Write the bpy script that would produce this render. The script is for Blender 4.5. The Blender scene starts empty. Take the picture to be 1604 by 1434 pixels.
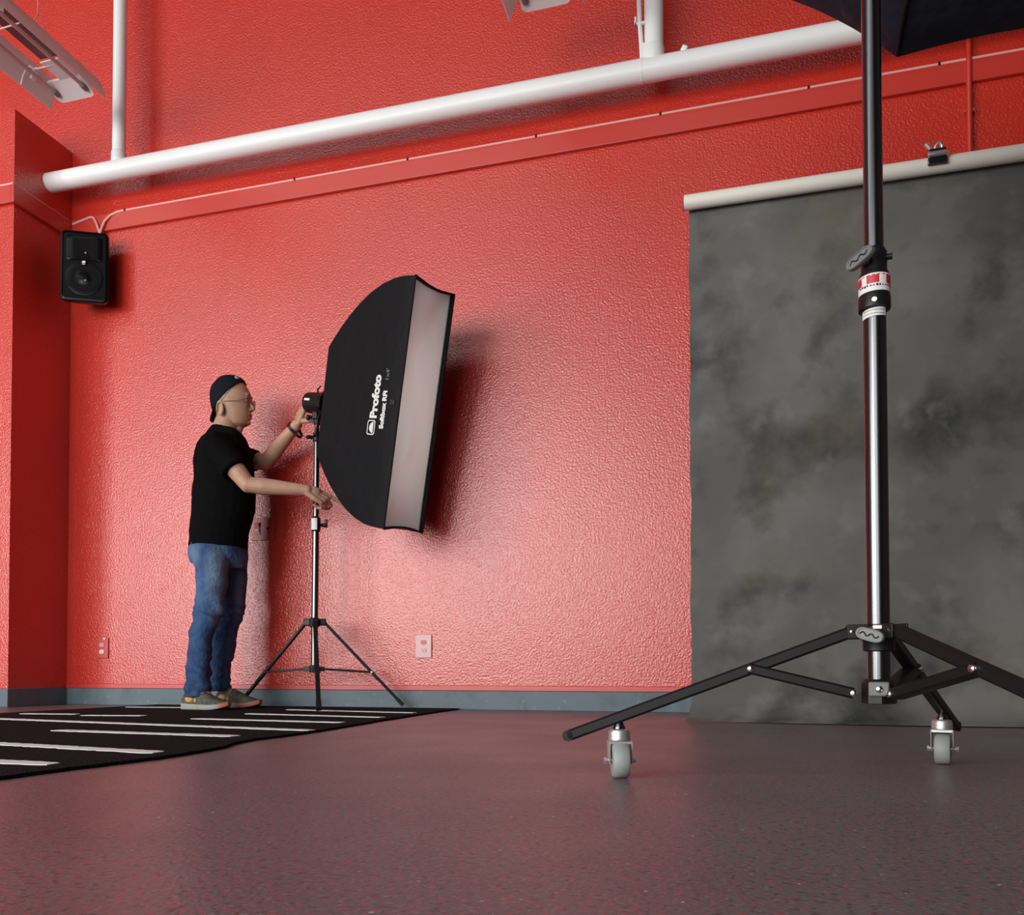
import bpy, math, random
from mathutils import Vector, Matrix, noise

random.seed(7)
SC = bpy.context.scene
COL = SC.collection
PI = math.pi
V = Vector
WY = 4.17            # the red back wall
CX = -4.01           # right side of the pilaster in the corner

# ------------------------------------------------------------------ mesh builder
class MB:
    def __init__(self):
        self.v = []; self.f = []
    def add(self, vs, fs):
        o = len(self.v)
        self.v += [V(p) for p in vs]
        self.f += [tuple(i + o for i in f) for f in fs]
        return self
    def box(self, c, s, M=None):
        hx, hy, hz = s[0]/2, s[1]/2, s[2]/2
        vs = [V((x*hx, y*hy, z*hz)) for z in (-1, 1) for y in (-1, 1) for x in (-1, 1)]
        if M: vs = [M @ p for p in vs]
        c = V(c)
        return self.add([p + c for p in vs], [(0,2,3,1),(4,5,7,6),(0,1,5,4),(1,3,7,5),(3,2,6,7),(2,0,4,6)])
    def rings(self, rings, cap0=True, cap1=True):
        n = len(rings[0]); vs = [p for r in rings for p in r]; fs = []
        for k in range(len(rings)-1):
            for i in range(n):
                j = (i+1) % n
                fs.append((k*n+i, k*n+j, (k+1)*n+j, (k+1)*n+i))
        if cap0: fs.append(tuple(range(n-1, -1, -1)))
        if cap1: fs.append(tuple((len(rings)-1)*n+i for i in range(n)))
        return self.add(vs, fs)
    def frame(self, d):
        d = V(d).normalized()
        a = V((0,0,1)) if abs(d.z) < .9 else V((1,0,0))
        u = d.cross(a).normalized()
        return u, d.cross(u).normalized()
    def cyl(self, p0, p1, r0, r1=None, n=20, cap=True):
        p0, p1 = V(p0), V(p1); r1 = r0 if r1 is None else r1
        u, w = self.frame(p1-p0)
        R = lambda p, r: [p + u*(r*math.cos(2*PI*i/n)) + w*(r*math.sin(2*PI*i/n)) for i in range(n)]
        return self.rings([R(p0, r0), R(p1, r1)], cap, cap)
    def tube(self, pts, r, n=10, flat=None):
        pts = [V(p) for p in pts]; m = len(pts)
        rr = r if isinstance(r, (list, tuple)) else [r]*m
        u = None; rs = []
        for k in range(m):
            t = (pts[min(k+1, m-1)] - pts[max(k-1, 0)]).normalized()
            if u is None: u, w = self.frame(t)
            else:
                u = (u - t*u.dot(t)).normalized(); w = t.cross(u)
            rs.append([pts[k] + u*(rr[k]*math.cos(2*PI*i/n)) + w*(rr[k]*math.sin(2*PI*i/n)) for i in range(n)])
        return self.rings(rs)
    def lathe(self, prof, p0, axis, n=24):
        p0 = V(p0); ax = V(axis).normalized(); u, w = self.frame(ax)
        return self.rings([[p0 + ax*z + u*(r*math.cos(2*PI*i/n)) + w*(r*math.sin(2*PI*i/n)) for i in range(n)] for r, z in prof])
    def ell(self, c, r, M=None, n=16, m=10):
        c = V(c); rs = []
        for k in range(m+1):
            a = -PI/2 + PI*(k+.02 if k == 0 else k-.02 if k == m else k)/m
            rg = [V((r[0]*math.cos(a)*math.cos(2*PI*i/n), r[1]*math.cos(a)*math.sin(2*PI*i/n), r[2]*math.sin(a))) for i in range(n)]
            rs.append([(M @ p if M else p) + c for p in rg])
        return self.rings(rs)
    def cap(self, p0, p1, r0, r1, n=14):
        """capsule with two radii"""
        p0, p1 = V(p0), V(p1); d = (p1-p0).normalized(); pts = []; rr = []
        for k in range(5):
            a = PI/2*(1-k/4); pts.append(p0 - d*(r0*math.sin(a))); rr.append(max(r0*math.cos(a), r0*.05))
        for k in range(5):
            a = PI/2*k/4; pts.append(p1 + d*(r1*math.sin(a))); rr.append(max(r1*math.cos(a), r1*.05))
        return self.tube(pts, rr, n)
    def bar(self, p0, p1, w, h, side):
        """rectangular bar from p0 to p1; 'side' is the direction of its width w"""
        p0, p1 = V(p0), V(p1); d = (p1-p0).normalized(); s = V(side); s = (s - d*s.dot(d)).normalized(); t = d.cross(s)
        c = min(w, h)*.18
        prof = [(w/2-c, h/2), (w/2, h/2-c), (w/2, -h/2+c), (w/2-c, -h/2), (-w/2+c, -h/2), (-w/2, -h/2+c), (-w/2, h/2-c), (-w/2+c, h/2)]
        return self.rings([[p + s*a + t*b for a, b in prof] for p in (p0, p1)])
    def build(self, name, mat, parent=None, ang=38, bevel=0, seg=2, label=None):
        me = bpy.data.meshes.new(name)
        me.from_pydata([tuple(p) for p in self.v], [], self.f); me.validate(); me.update()
        import bmesh
        bm = bmesh.new(); bm.from_mesh(me)
        bmesh.ops.recalc_face_normals(bm, faces=bm.faces[:]); bm.to_mesh(me); bm.free()
        for p in me.polygons: p.use_smooth = True
        me.set_sharp_from_angle(angle=math.radians(ang))
        o = bpy.data.objects.new(name, me); COL.objects.link(o)
        if mat: me.materials.append(mat)
        if parent: o.parent = parent
        if bevel:
            m = o.modifiers.new('bevel', 'BEVEL'); m.width = bevel; m.segments = seg; m.limit_method = 'ANGLE'; m.angle_limit = math.radians(40)
        if label: o['label'] = label
        return o

def thing(name, label, cat, loc=(0,0,0), rz=0, group=None):
    o = bpy.data.objects.new(name, None); COL.objects.link(o)
    o.empty_display_size = .1; o.location = loc; o.rotation_euler = (0, 0, rz)
    return tag(o, label, cat, group)
def tag(o, label, cat, group=None):
    o['label'] = label; o['category'] = cat
    if group: o['group'] = group
    return o
def struct(o):
    o['kind'] = 'structure'; return o
def copy_tree(o, parent=None):
    c = o.copy(); COL.objects.link(c)
    if parent: c.parent = parent
    for ch in list(o.children): copy_tree(ch, c)
    return c

# ------------------------------------------------------------------ materials
def mat(name, col, rough=.5, metal=0., spec=.5, bump=None, mix=None, coat=0, trans=0, rmix=None, sheen=0):
    """col: linear rgb. bump=(scale, strength, distance, detail). mix=(scale, col2, lo, hi, detail)"""
    m = bpy.data.materials.new(name); m.use_nodes = True
    nt = m.node_tree; b = nt.nodes['Principled BSDF']; L = nt.links.new
    b.inputs['Base Color'].default_value = (*col, 1); b.inputs['Roughness'].default_value = rough
    b.inputs['Metallic'].default_value = metal; b.inputs['Specular IOR Level'].default_value = spec
    b.inputs['Coat Weight'].default_value = coat; b.inputs['Transmission Weight'].default_value = trans
    if sheen: b.inputs['Sheen Weight'].default_value = sheen
    tc = nt.nodes.new('ShaderNodeTexCoord'); m['tc'] = tc.name
    def nz(scale, detail=3, rough_=.55):
        n = nt.nodes.new('ShaderNodeTexNoise'); n.inputs['Scale'].default_value = scale
        n.inputs['Detail'].default_value = detail; n.inputs['Roughness'].default_value = rough_
        L(tc.outputs['Object'], n.inputs['Vector']); return n
    def ramp(src, lo, hi):
        r = nt.nodes.new('ShaderNodeMapRange'); r.inputs['From Min'].default_value = lo; r.inputs['From Max'].default_value = hi
        L(src, r.inputs['Value']); return r.outputs['Result']
    last = None
    for mx in ([mix] if mix and not isinstance(mix[0], (list, tuple)) else (mix or [])):
        sc, c2, lo, hi = mx[:4]; n = nz(sc, mx[4] if len(mx) > 4 else 4)
        k = nt.nodes.new('ShaderNodeMix'); k.data_type = 'RGBA'
        L(ramp(n.outputs['Fac'], lo, hi), k.inputs['Factor'])
        if last: L(last, k.inputs['A'])
        else: k.inputs['A'].default_value = (*col, 1)
        k.inputs['B'].default_value = (*c2, 1); last = k.outputs['Result']
    if last: L(last, b.inputs['Base Color'])
    if rmix:
        n = nz(rmix[0], 4); r = nt.nodes.new('ShaderNodeMapRange')
        r.inputs['From Min'].default_value = .3; r.inputs['From Max'].default_value = .7
        r.inputs['To Min'].default_value = rmix[1]; r.inputs['To Max'].default_value = rmix[2]
        L(n.outputs['Fac'], r.inputs['Value']); L(r.outputs['Result'], b.inputs['Roughness'])
    if bump:
        prev = None
        for bp in (bump if isinstance(bump, list) else [bump]):
            n = nz(bp[0], bp[3] if len(bp) > 3 else 2)
            bn = nt.nodes.new('ShaderNodeBump'); bn.inputs['Strength'].default_value = bp[1]; bn.inputs['Distance'].default_value = bp[2]
            L(n.outputs['Fac'], bn.inputs['Height'])
            if prev: L(prev.outputs['Normal'], bn.inputs['Normal'])
            prev = bn
        L(prev.outputs['Normal'], b.inputs['Normal'])
    return m

def cloth_translucent(m, k):
    nt = m.node_tree; b = nt.nodes['Principled BSDF']; out = nt.nodes['Material Output']
    tr = nt.nodes.new('ShaderNodeBsdfTranslucent'); tr.inputs['Color'].default_value = (.75, .72, .71, 1)
    mx = nt.nodes.new('ShaderNodeMixShader'); mx.inputs[0].default_value = k
    nt.links.new(b.outputs[0], mx.inputs[1]); nt.links.new(tr.outputs[0], mx.inputs[2]); nt.links.new(mx.outputs[0], out.inputs['Surface'])
M = {}
RED = (.60, .033, .017)
M['wall'] = mat('red_stucco_paint', RED, .25, spec=1.0, bump=[(95, .62, .005, 2)], mix=(1.3, (.55, .028, .015), .35, .7))
M['smooth_red'] = mat('red_gloss_paint', (.56, .031, .017), .40, spec=.9, bump=(9, .15, .004, 2))
M['ceil'] = mat('ceiling_paint', (.10, .10, .10), .9)
M['room'] = mat('grey_paint', (.10, .10, .10), .8)
M['white_pipe'] = mat('white_enamel', (.88, .91, .90), .38, bump=(30, .12, .002))
M['cream'] = mat('cream_tube_paint', (.84, .82, .73), .45, bump=(20, .08, .002))
M['pinkcable'] = mat('pale_pink_cable', (.80, .42, .38), .45)
M['vinyl'] = mat('blue_grey_vinyl', (.105, .155, .185), .5, mix=[(6, (.06, .09, .11), .5, .75, 6), (30, (.22, .27, .29), .62, .8, 3)], bump=(20, .2, .003))
M['black_metal'] = mat('black_satin_metal', (.155, .162, .17), .24, metal=1)
M['black_leg'] = mat('black_powder_coat', (.010, .010, .0105), .42, spec=.25)
M['black_plastic'] = mat('black_plastic', (.009, .009, .010), .42, spec=.35, bump=(300, .2, .0006))
M['speaker'] = mat('gloss_black_plastic', (.0035, .0035, .004), .25, spec=.14)
M['grey_plastic'] = mat('grey_plastic', (.18, .19, .19), .4)
M['chrome'] = mat('chrome', (.82, .82, .82), .16, metal=1)
M['steel'] = mat('zinc_steel', (.66, .66, .66), .42, metal=.75)
M['wheel'] = mat('grey_rubber', (.36, .40, .38), .5, mix=(20, (.25, .28, .26), .5, .75))
M['black_cloth'] = mat('black_nylon', (.008, .0085, .010), .55, spec=.16, bump=[(7, .35, .02, 3), (400, .2, .0006, 1)])
M['blue_black_cloth'] = mat('blue_black_nylon', (.012, .015, .024), .48, spec=.3, bump=[(6, .9, .03, 3), (400, .2, .0006, 1)])
M['diffuser'] = mat('white_diffusion_cloth', (.70, .67, .66), .8, bump=(14, .4, .01, 3))
cloth_translucent(M['diffuser'], .24)
M['white'] = mat('white_print', (.80, .80, .80), .5)
M['greyprint'] = mat('grey_print', (.13, .13, .13), .5)
M['label_red'] = mat('red_print', (.55, .02, .025), .4)
M['label_ink'] = mat('dark_ink', (.03, .03, .05), .5)
M['paper'] = mat('paper_label', (.78, .80, .78), .6)
M['skin'] = mat('skin', (.52, .31, .205), .5, spec=.4, mix=(14, (.45, .24, .16), .45, .7), bump=(140, .15, .001))
M['hair'] = mat('grey_hair', (.42, .40, .38), .7, bump=(160, .8, .002), mix=(60, (.22, .20, .19), .45, .65))
M['shirt'] = mat('black_cotton', (.004, .0042, .0046), .9, spec=.08, bump=[(9, .4, .012, 3), (500, .2, .0006, 1)])
M['cap'] = mat('navy_black_cotton', (.007, .009, .016), .8, spec=.15, bump=(300, .3, .001))
M['denim'] = mat('blue_denim', (.045, .10, .225), .8, spec=.2, mix=[(3.2, (.13, .22, .37), .48, .72, 5), (9, (.020, .05, .125), .5, .72, 5)], bump=[(14, .9, .02, 4), (500, .3, .0006, 1)])
def worn(m, spots, c2):
    nt = m.node_tree; b = nt.nodes['Principled BSDF']; L = nt.links.new; tc = nt.nodes[m['tc']]
    src = b.inputs['Base Color'].links[0].from_socket
    for (c, r, k) in spots:
        mp = nt.nodes.new('ShaderNodeMapping'); mp.vector_type = 'POINT'
        mp.inputs['Scale'].default_value = [1/q for q in r]; mp.inputs['Location'].default_value = [-a/q for a, q in zip(c, r)]
        ln = nt.nodes.new('ShaderNodeVectorMath'); ln.operation = 'LENGTH'
        mr = nt.nodes.new('ShaderNodeMapRange'); mr.inputs['From Min'].default_value = 1; mr.inputs['From Max'].default_value = .15; mr.inputs['To Max'].default_value = k
        mx = nt.nodes.new('ShaderNodeMix'); mx.data_type = 'RGBA'; mx.inputs['B'].default_value = (*c2, 1)
        L(tc.outputs['Object'], mp.inputs['Vector']); L(mp.outputs['Vector'], ln.inputs[0]); L(ln.outputs['Value'], mr.inputs['Value'])
        L(mr.outputs['Result'], mx.inputs['Factor']); L(src, mx.inputs['A']); src = mx.outputs['Result']
    L(src, b.inputs['Base Color'])
worn(M['denim'], [((-.02, -.17, .70), (.075, .12, .20), .8), ((-.01, -.18, .47), (.06, .12, .10), .7), ((.09, -.02, .60), (.06, .14, .2), .5), ((-.13, -.1, .80), (.05, .12, .09), .7)], (.22, .32, .44))
M['shoe'] = mat('olive_grey_mesh', (.115, .105, .078), .8, mix=(45, (.055, .06, .055), .45, .6), bump=(160, .5, .002))
M['sole'] = mat('sole_foam', (.36, .40, .36), .6, mix=(7, (.52, .20, .13), .47, .55, 2))
M['orange'] = mat('orange_rubber', (.55, .14, .06), .6)
M['yellow'] = mat('yellow_overlay', (.62, .36, .10), .6)
M['lace'] = mat('pale_lace', (.42, .42, .38), .8)
M['eye_white'] = mat('eye_white', (.6, .56, .52), .3)
M['iris'] = mat('dark_iris', (.03, .025, .02), .2)
M['lip'] = mat('lip_skin', (.36, .16, .13), .5)
M['wire'] = mat('bronze_wire', (.16, .09, .06), .35, metal=.8)
def lens_mat():  # dark tint on the lenses stands in for shade in the eye sockets
    m = bpy.data.materials.new('socket_shade_lens'); m.use_nodes = True; nt = m.node_tree; b = nt.nodes['Principled BSDF']
    b.inputs['Base Color'].default_value = (.03, .022, .018, 1); b.inputs['Roughness'].default_value = .15
    tr = nt.nodes.new('ShaderNodeBsdfTransparent'); mx = nt.nodes.new('ShaderNodeMixShader'); mx.inputs[0].default_value = .45
    nt.links.new(tr.outputs[0], mx.inputs[1]); nt.links.new(b.outputs[0], mx.inputs[2]); nt.links.new(mx.outputs[0], nt.nodes['Material Output'].inputs['Surface']); return m
M['lens'] = lens_mat()
M['gold'] = mat('pale_ring', (.85, .80, .68), .2, metal=1)
M['wristband'] = mat('black_rubber_band', (.010, .009, .009), .4)
M['acrylic'] = mat('lilac_perforated_acrylic', (.86, .80, .80), .35)
cloth_translucent(M['acrylic'], .5)
M['panel'] = mat('mauve_panel', (.20, .10, .105), .4)
M['lamp_tube'] = mat('unlit_lamp_tube', (.55, .40, .39), .25)
M['white_plate'] = mat('white_powder_coat', (.88, .90, .90), .35)
M['receptacle'] = mat('white_receptacle', (.80, .76, .74), .35)
M['pale_plate'] = mat('pale_pink_plate', (.74, .42, .42), .3)
M['line'] = mat('white_turf_fibre', (.90, .96, .96), .9, bump=(220, .3, .002))
M['turf'] = mat('black_turf_fibre', (.011, .014, .015), .95, spec=.08, mix=(240, (.046, .056, .058), .56, .72, 2), bump=[(220, 1.0, .008, 2)])

# floor: dark rubber with red and pale flecks
def floor_mat():
    m = mat('speckled_rubber', (.165, .147, .158), .42, spec=.40, bump=[(140, .30, .002, 2)], rmix=(2.2, .33, .44))
    nt = m.node_tree; b = nt.nodes['Principled BSDF']; L = nt.links.new; tc = nt.nodes[m['tc']]
    def fleck(scale, lo, hi, c, prev):
        n = nt.nodes.new('ShaderNodeTexNoise'); n.inputs['Scale'].default_value = scale; n.inputs['Detail'].default_value = 1
        mp = nt.nodes.new('ShaderNodeMapping'); mp.inputs['Location'].default_value = (scale*.37, scale*.11, 0)
        L(tc.outputs['Object'], mp.inputs['Vector']); L(mp.outputs['Vector'], n.inputs['Vector'])
        r = nt.nodes.new('ShaderNodeMapRange'); r.inputs['From Min'].default_value = lo; r.inputs['From Max'].default_value = hi
        L(n.outputs['Fac'], r.inputs['Value'])
        k = nt.nodes.new('ShaderNodeMix'); k.data_type = 'RGBA'; L(r.outputs['Result'], k.inputs['Factor'])
        if prev is None: k.inputs['A'].default_value = (.165, .147, .158, 1)
        else: L(prev, k.inputs['A'])
        k.inputs['B'].default_value = (*c, 1); return k.outputs['Result']
    p = fleck(3, .4, .7, (.19, .17, .182), None)
    p = fleck(120, .565, .63, (.36, .11, .14), p)
    p = fleck(150, .58, .66, (.24, .225, .232), p)
    p = fleck(100, .60, .66, (.11, .098, .104), p)
    p = fleck(85, .765, .775, (.62, .6, .56), p)
    L(p, b.inputs['Base Color']); return m
M['floor'] = floor_mat()

def canvas_mat():
    m = mat('mottled_grey_canvas', (.118, .119, .113), .85, spec=.2,
            mix=[(1.5, (.175, .176, .166), .43, .64, 9), (2.3, (.046, .048, .049), .50, .66, 9), (1.1, (.165, .150, .105), .54, .70, 8), (7, (.20, .20, .19), .55, .85, 9), (5, (.05, .05, .05), .58, .85, 9)],
            bump=[(2.5, .35, .03, 3), (350, .2, .0008, 1)])
    return m
M['canvas'] = canvas_mat()

# ------------------------------------------------------------------ setting
RH = 9.0             # room height
b = MB(); b.box((-3.5, -.3, -.05), (18, 9.4, .1)); struct(b.build('floor', M['floor']))
b = MB(); b.box((-3.5, WY+.1, RH/2), (18, .2, RH)); struct(b.build('wall_back', M['wall']))
b = MB(); b.box((-12.4, -.3, RH/2), (.2, 9.4, RH)); struct(b.build('wall_left', M['room']))
b = MB(); b.box((5.4, -.3, RH/2), (.2, 9.4, RH)); struct(b.build('wall_right', M['room']))
b = MB(); b.box((-3.5, -.3, RH+.05), (18, 9.4, .1)); struct(b.build('ceiling', M['ceil']))
# window wall behind the camera: two storeys of glazing
FY = -4.9
WIN = [(-11.2, -8.6), (-8.3, -5.6), (-5.3, -2.6), (-2.3, .6)]
ROWS = [(.15, 3.9), (6.0, 8.6)]
b = MB()
xs = [-12.3] + [q for w in WIN for q in w] + [5.3]
for i in range(0, len(xs), 2):
    b.box(((xs[i]+xs[i+1])/2, FY-.1, RH/2), (xs[i+1]-xs[i], .2, RH))
for x0, x1 in WIN:
    for z0, z1 in ((0, ROWS[0][0]), (ROWS[0][1], ROWS[1][0]), (ROWS[1][1], RH)):
        b.box(((x0+x1)/2, FY-.1, (z0+z1)/2), (x1-x0, .2, z1-z0))
struct(b.build('wall_front', M['room']))
k = 0
for x0, x1 in WIN:
    for z0, z1 in ROWS:
        k += 1; b = MB()
        for t in (0, .5, 1):
            b.box((x0+.03+(x1-x0-.06)*t, FY-.05, (z0+z1)/2), (.06, .1, z1-z0))
        for t in ((0, 1) if z0 > 4 else (0, .62, 1)):
            b.box(((x0+x1)/2, FY-.05, z0+.03+(z1-z0-.06)*t), (x1-x0, .1, .06))
        struct(b.build('window_%d' % k, M['black_metal']))

# pilaster in the left corner
CY0 = 3.748
b = MB(); b.box(((CX-12.3)/2, (CY0+WY)/2, 1.71), (CX+12.3, WY-CY0, 3.42)); struct(b.build('wall_pilaster', M['wall']))
# red board along the wall, round the pilaster
def trim(name, x0, x1, y0, y1, z0, z1, m): 
    b = MB(); b.box(((x0+x1)/2, (y0+y1)/2, (z0+z1)/2), (x1-x0, y1-y0, z1-z0)); return struct(b.build(name, m, bevel=.003))
trim('trim_1', CX, 5.3, WY-.022, WY, 2.882, 2.984, M['smooth_red'])
trim('trim_2', CX, CX+.022, CY0-.022, WY-.022, 2.87, 2.972, M['smooth_red'])
trim('trim_3', -12.3, CX, CY0-.022, CY0, 2.87, 2.972, M['smooth_red'])
trim('trim_4', CX, 5.3, WY-.008, WY, .10, .128, M['smooth_red'])
trim('baseboard_back', CX+.006, 5.3, WY-.007, WY, 0, .10, M['vinyl'])
trim('baseboard_pilaster', -12.3, CX+.006, CY0-.007, CY0, 0, .105, M['vinyl'])
trim('baseboard_return', CX, CX+.006, CY0, WY, 0, .105, M['vinyl'])

# ------------------------------------------------------------------ white pipes
PY, PZ, PR = WY-.17, 3.135, .054
def pz(x): return 3.135 - .006*(x+4)
t = thing('wall_pipe', 'thick white horizontal pipe with two risers running across the red wall', 'pipe', (0, PY, 0))
b = MB(); b.cyl((CX-.02, 0, pz(CX)), (4.5, 0, pz(4.5)), PR, n=32); b.build('main_pipe', M['white_pipe'], t)
b = MB(); b.cyl((-.475, 0, pz(-.47)), (-.469, 0, pz(-.47)), PR+.0015, n=32); b.build('seam', M['white_pipe'], t)
for x, r in ((-3.515, .037), (-.415, .046)):
    z0 = pz(x)+PR*.5
    b = MB(); b.cyl((x, 0, z0), (x, 0, RH), r, n=28); b.build('riser', M['white_pipe'], t)
    b = MB(); b.lathe([(r+.002, 0), (r+.006, .02), (r+.005, .07), (r+.001, .078)], (x, 0, z0), (0, 0, 1), 28); b.build('coupling', M['white_pipe'], t)
b = MB(); b.box((-.27, -.01, pz(-.27)+PR+.006), (.03, .03, .03), Matrix.Rotation(.5, 3, 'Y')); b.build('lug', M['white_pipe'], t, bevel=.006)
t = thing('pipe_bracket', 'slim white conduit and hook bracket beside the right-hand white riser', 'bracket', (-.475, PY-.02, pz(-.47)+PR))
b = MB(); b.tube([(.005, 0, -.01), (.0, 0, .09), (-.006, 0, .17), (-.01, 0, .3), (-.012, 0, 5.8)], .011, 10); b.build('conduit', M['white_pipe'], t)
b = MB(); b.box((.0, -.004, .165), (.055, .012, .01)); b.box((-.026, -.004, .18), (.009, .012, .04)); b.build('hook', M['white_pipe'], t)
b = MB(); b.box((.012, 0, .03), (.03, .02, .07)); b.build('foot_block', M['white_pipe'], t, bevel=.002)

# thin red conduit on the wall behind the backdrop
t = thing('wall_conduit', 'thin red-painted vertical conduit on the wall above the grey backdrop', 'conduit', (.985, WY-.026, 0))
b = MB(); b.cyl((0, 0, 1.0), (0, 0, RH), .012); b.build('tube', M['smooth_red'], t)
for z in (2.75, 3.6, 5):
    b = MB(); b.box((0, .002, z), (.05, .006, .016)); b.build('strap', M['smooth_red'], t, bevel=.002)

# pale speaker cable stapled along the top of the board
t = thing('speaker_cable', 'pale pink cable stapled along the top edge of the red board', 'cable', (0, WY-.012, 2.990))
cuts = [-3.60, -2.45, -1.76, -1.04, -.40, .30, .865, 1.6, 2.4, 4.5]
b = MB()
for a, c in zip(cuts, cuts[1:]): b.cyl((a+.006, -.004, 0), (c-.006, -.004, 0), .0072, n=10)
b.tube([(-3.607, -.006, 0), (-3.65, -.008, -.004), (-3.70, -.014, -.022), (-3.735, -.02, -.055), (-3.755, -.024, -.10), (-3.765, -.028, -.14)], .0075, 10)
b.build('cable_run', M['pinkcable'], t)
b = MB(); b.tube([(CX+.03, -.012, -.035), (CX+.12, -.014, -.02), (CX+.165, -.014, -.012), (CX+.19, -.016, -.02), (CX+.215, -.02, -.06), (CX+.24, -.026, -.115), (CX+.25, -.028, -.14)], .0075, 10)
b.build('cable_run', M['pinkcable'], t)
b = MB(); b.cyl((-8.3, CY0-WY-.004, -.012), (CX+.012, CY0-WY-.004, -.012), .0072, n=10); b.cyl((CX+.012, CY0-WY-.004, -.012), (CX+.012, -.02, -.014), .004, n=10); b.build('cable_run', M['pinkcable'], t)
for x in cuts[:-1]:
    b = MB(); b.box((x, -.004, .001), (.007, .016, .016)); b.build('staple', M['black_plastic'], t)

# ------------------------------------------------------------------ outlets and switch plate
def outlet(x, z, label, w, h, plate, rec):
    t = thing('wall_outlet', label, 'outlet', (x, WY, z))
    b = MB(); b.box((0, -.004, 0), (w, .008, h)); b.build('cover_plate', plate, t, bevel=.0025)
    for s, m in zip((1, -1), rec):
        b = MB(); n = 20
        pr = [(.017*math.cos(2*PI*i/n), max(-.0125, min(.0125, .017*math.sin(2*PI*i/n)))) for i in range(n)]
        b.rings([[V((x_, -.007, z_ + s*.0195*h/.115)) for x_, z_ in pr], [V((x_*.95, -.0115, z_*.95 + s*.0195*h/.115)) for x_, z_ in pr]])
        f = b.build('receptacle', m, t)
        b = MB()
        for sx in (-.006, .006): b.box((sx, -.0115, s*.0195*h/.115+.003), (.002, .001, .008))
        b.cyl((0, -.011, s*.0195*h/.115-.006), (0, -.012, s*.0195*h/.115-.006), .0022, n=10)
        b.build('slots', M['black_plastic'], f)
    b = MB(); b.cyl((0, -.007, 0), (0, -.0095, 0), .0035, n=12); b.build('screw', plate, t)
    return t
o1 = outlet(-3.745, .341, 'red-painted power outlet with a white socket face near the corner pilaster', .088, .122, M['smooth_red'], (M['pale_plate'], M['receptacle']))
b = MB(); b.box((.018, -.009, .057), (.014, .004, .011)); b.build('paint_chip', M['receptacle'], o1)
outlet(-1.667, .337, 'pale pink power outlet low on the wall right of the tripod legs', .092, .124, M['pale_plate'], (M['smooth_red'], M['pale_plate']))
t = thing('switch_plate', 'square red double plate with rocker switch behind the man', 'switch', (-2.648, WY, 1.012))
b = MB(); b.box((0, -.004, 0), (.142, .008, .128)); b.build('cover_plate', M['smooth_red'], t, bevel=.002)
b = MB(); b.box((-.034, -.008, .006), (.036, .008, .07)); sw = b.build('switch_frame', M['smooth_red'], t, bevel=.001)
b = MB(); b.box((-.034, -.013, .020), (.028, .008, .034), Matrix.Rotation(.2, 3, 'X')); b.build('rocker', M['smooth_red'], sw, bevel=.001)
b = MB(); b.box((-.034, -.014, -.006), (.026, .006, .014)); b.build('rocker_tip', M['receptacle'], sw, bevel=.001)
b = MB(); b.cyl((.034, -.007, .004), (.034, -.016, 0), .006, n=12); b.build('toggle', M['black_plastic'], t)
for x, z in ((-.034, .054), (-.034, -.052), (.034, .038), (.034, -.036)):
    b = MB(); b.cyl((x, -.007, z), (x, -.0095, z), .003, n=10); b.build('screw', M['smooth_red'], t)

# ------------------------------------------------------------------ wall speaker
t = thing('wall_speaker', 'black loudspeaker mounted high on the red wall beside the corner pilaster', 'speaker', (-3.825, WY-.02, 2.588), math.radians(27))
def rrect(w, h, r, y, n=5):
    out = []
    for cx, cz, a0 in ((w/2-r, h/2-r, 0), (-w/2+r, h/2-r, 90), (-w/2+r, -h/2+r, 180), (w/2-r, -h/2+r, 270)):
        for i in range(n):
            a = math.radians(a0 + 90*i/(n-1)); out.append(V((cx + r*math.cos(a), y, cz + r*math.sin(a))))
    return out
b = MB(); b.rings([rrect(.16, .26, .03, -.03), rrect(.20, .36, .03, -.07), rrect(.262, .418, .028, -.16), rrect(.262, .418, .028, -.178)]); b.build('cabinet', M['speaker'], t)
b = MB(); b.rings([rrect(.254, .41, .026, -.178), rrect(.252, .408, .026, -.186), rrect(.236, .392, .022, -.188), rrect(.232, .388, .02, -.182)], True, True); b.build('rim', M['speaker'], t)
b = MB()
b.lathe([(.1, 0), (.103, .002), (.099, .003), (.06, .0015), (.03, .001), (.028, .002), (.002, .003)], (0, -.1835, -.07), (0, -1, 0), 36); g = b.build('woofer', M['speaker'], t)
b = MB(); b.rings([[p+V((0,0,.105)) for p in r] for r in (rrect(.20, .15, .02, -.182), rrect(.19, .14, .02, -.1855), rrect(.11, .12, .02, -.183))]); b.build('horn', M['speaker'], t)
b = MB(); b.box((0, -.188, .018), (.034, .006, .032)); bd = b.build('badge', M['speaker'], t, bevel=.003)
b = MB(); b.rings([[V((.010*math.cos(a)+.002*math.sin(a), y, .021+.0075*math.sin(a))) for a in [2*PI*i/16 for i in range(16)]] for y in (-.190, -.1925)]); b.box((0, -.1917, .008), (.018, .001, .003)); b.build('badge_mark', M['white'], bd)
b = MB(); b.box((0, .0, 0), (.09, .05, .12)); b.box((0, -.02, 0), (.04, .05, .05)); b.build('wall_bracket', M['speaker'], t, bevel=.004)
for z in (-.085, .078):
    b = MB(); b.cyl((.008, -.186, z), (.008, -.189, z), .006, n=12); b.build('stud', M['grey_plastic'], t)

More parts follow.
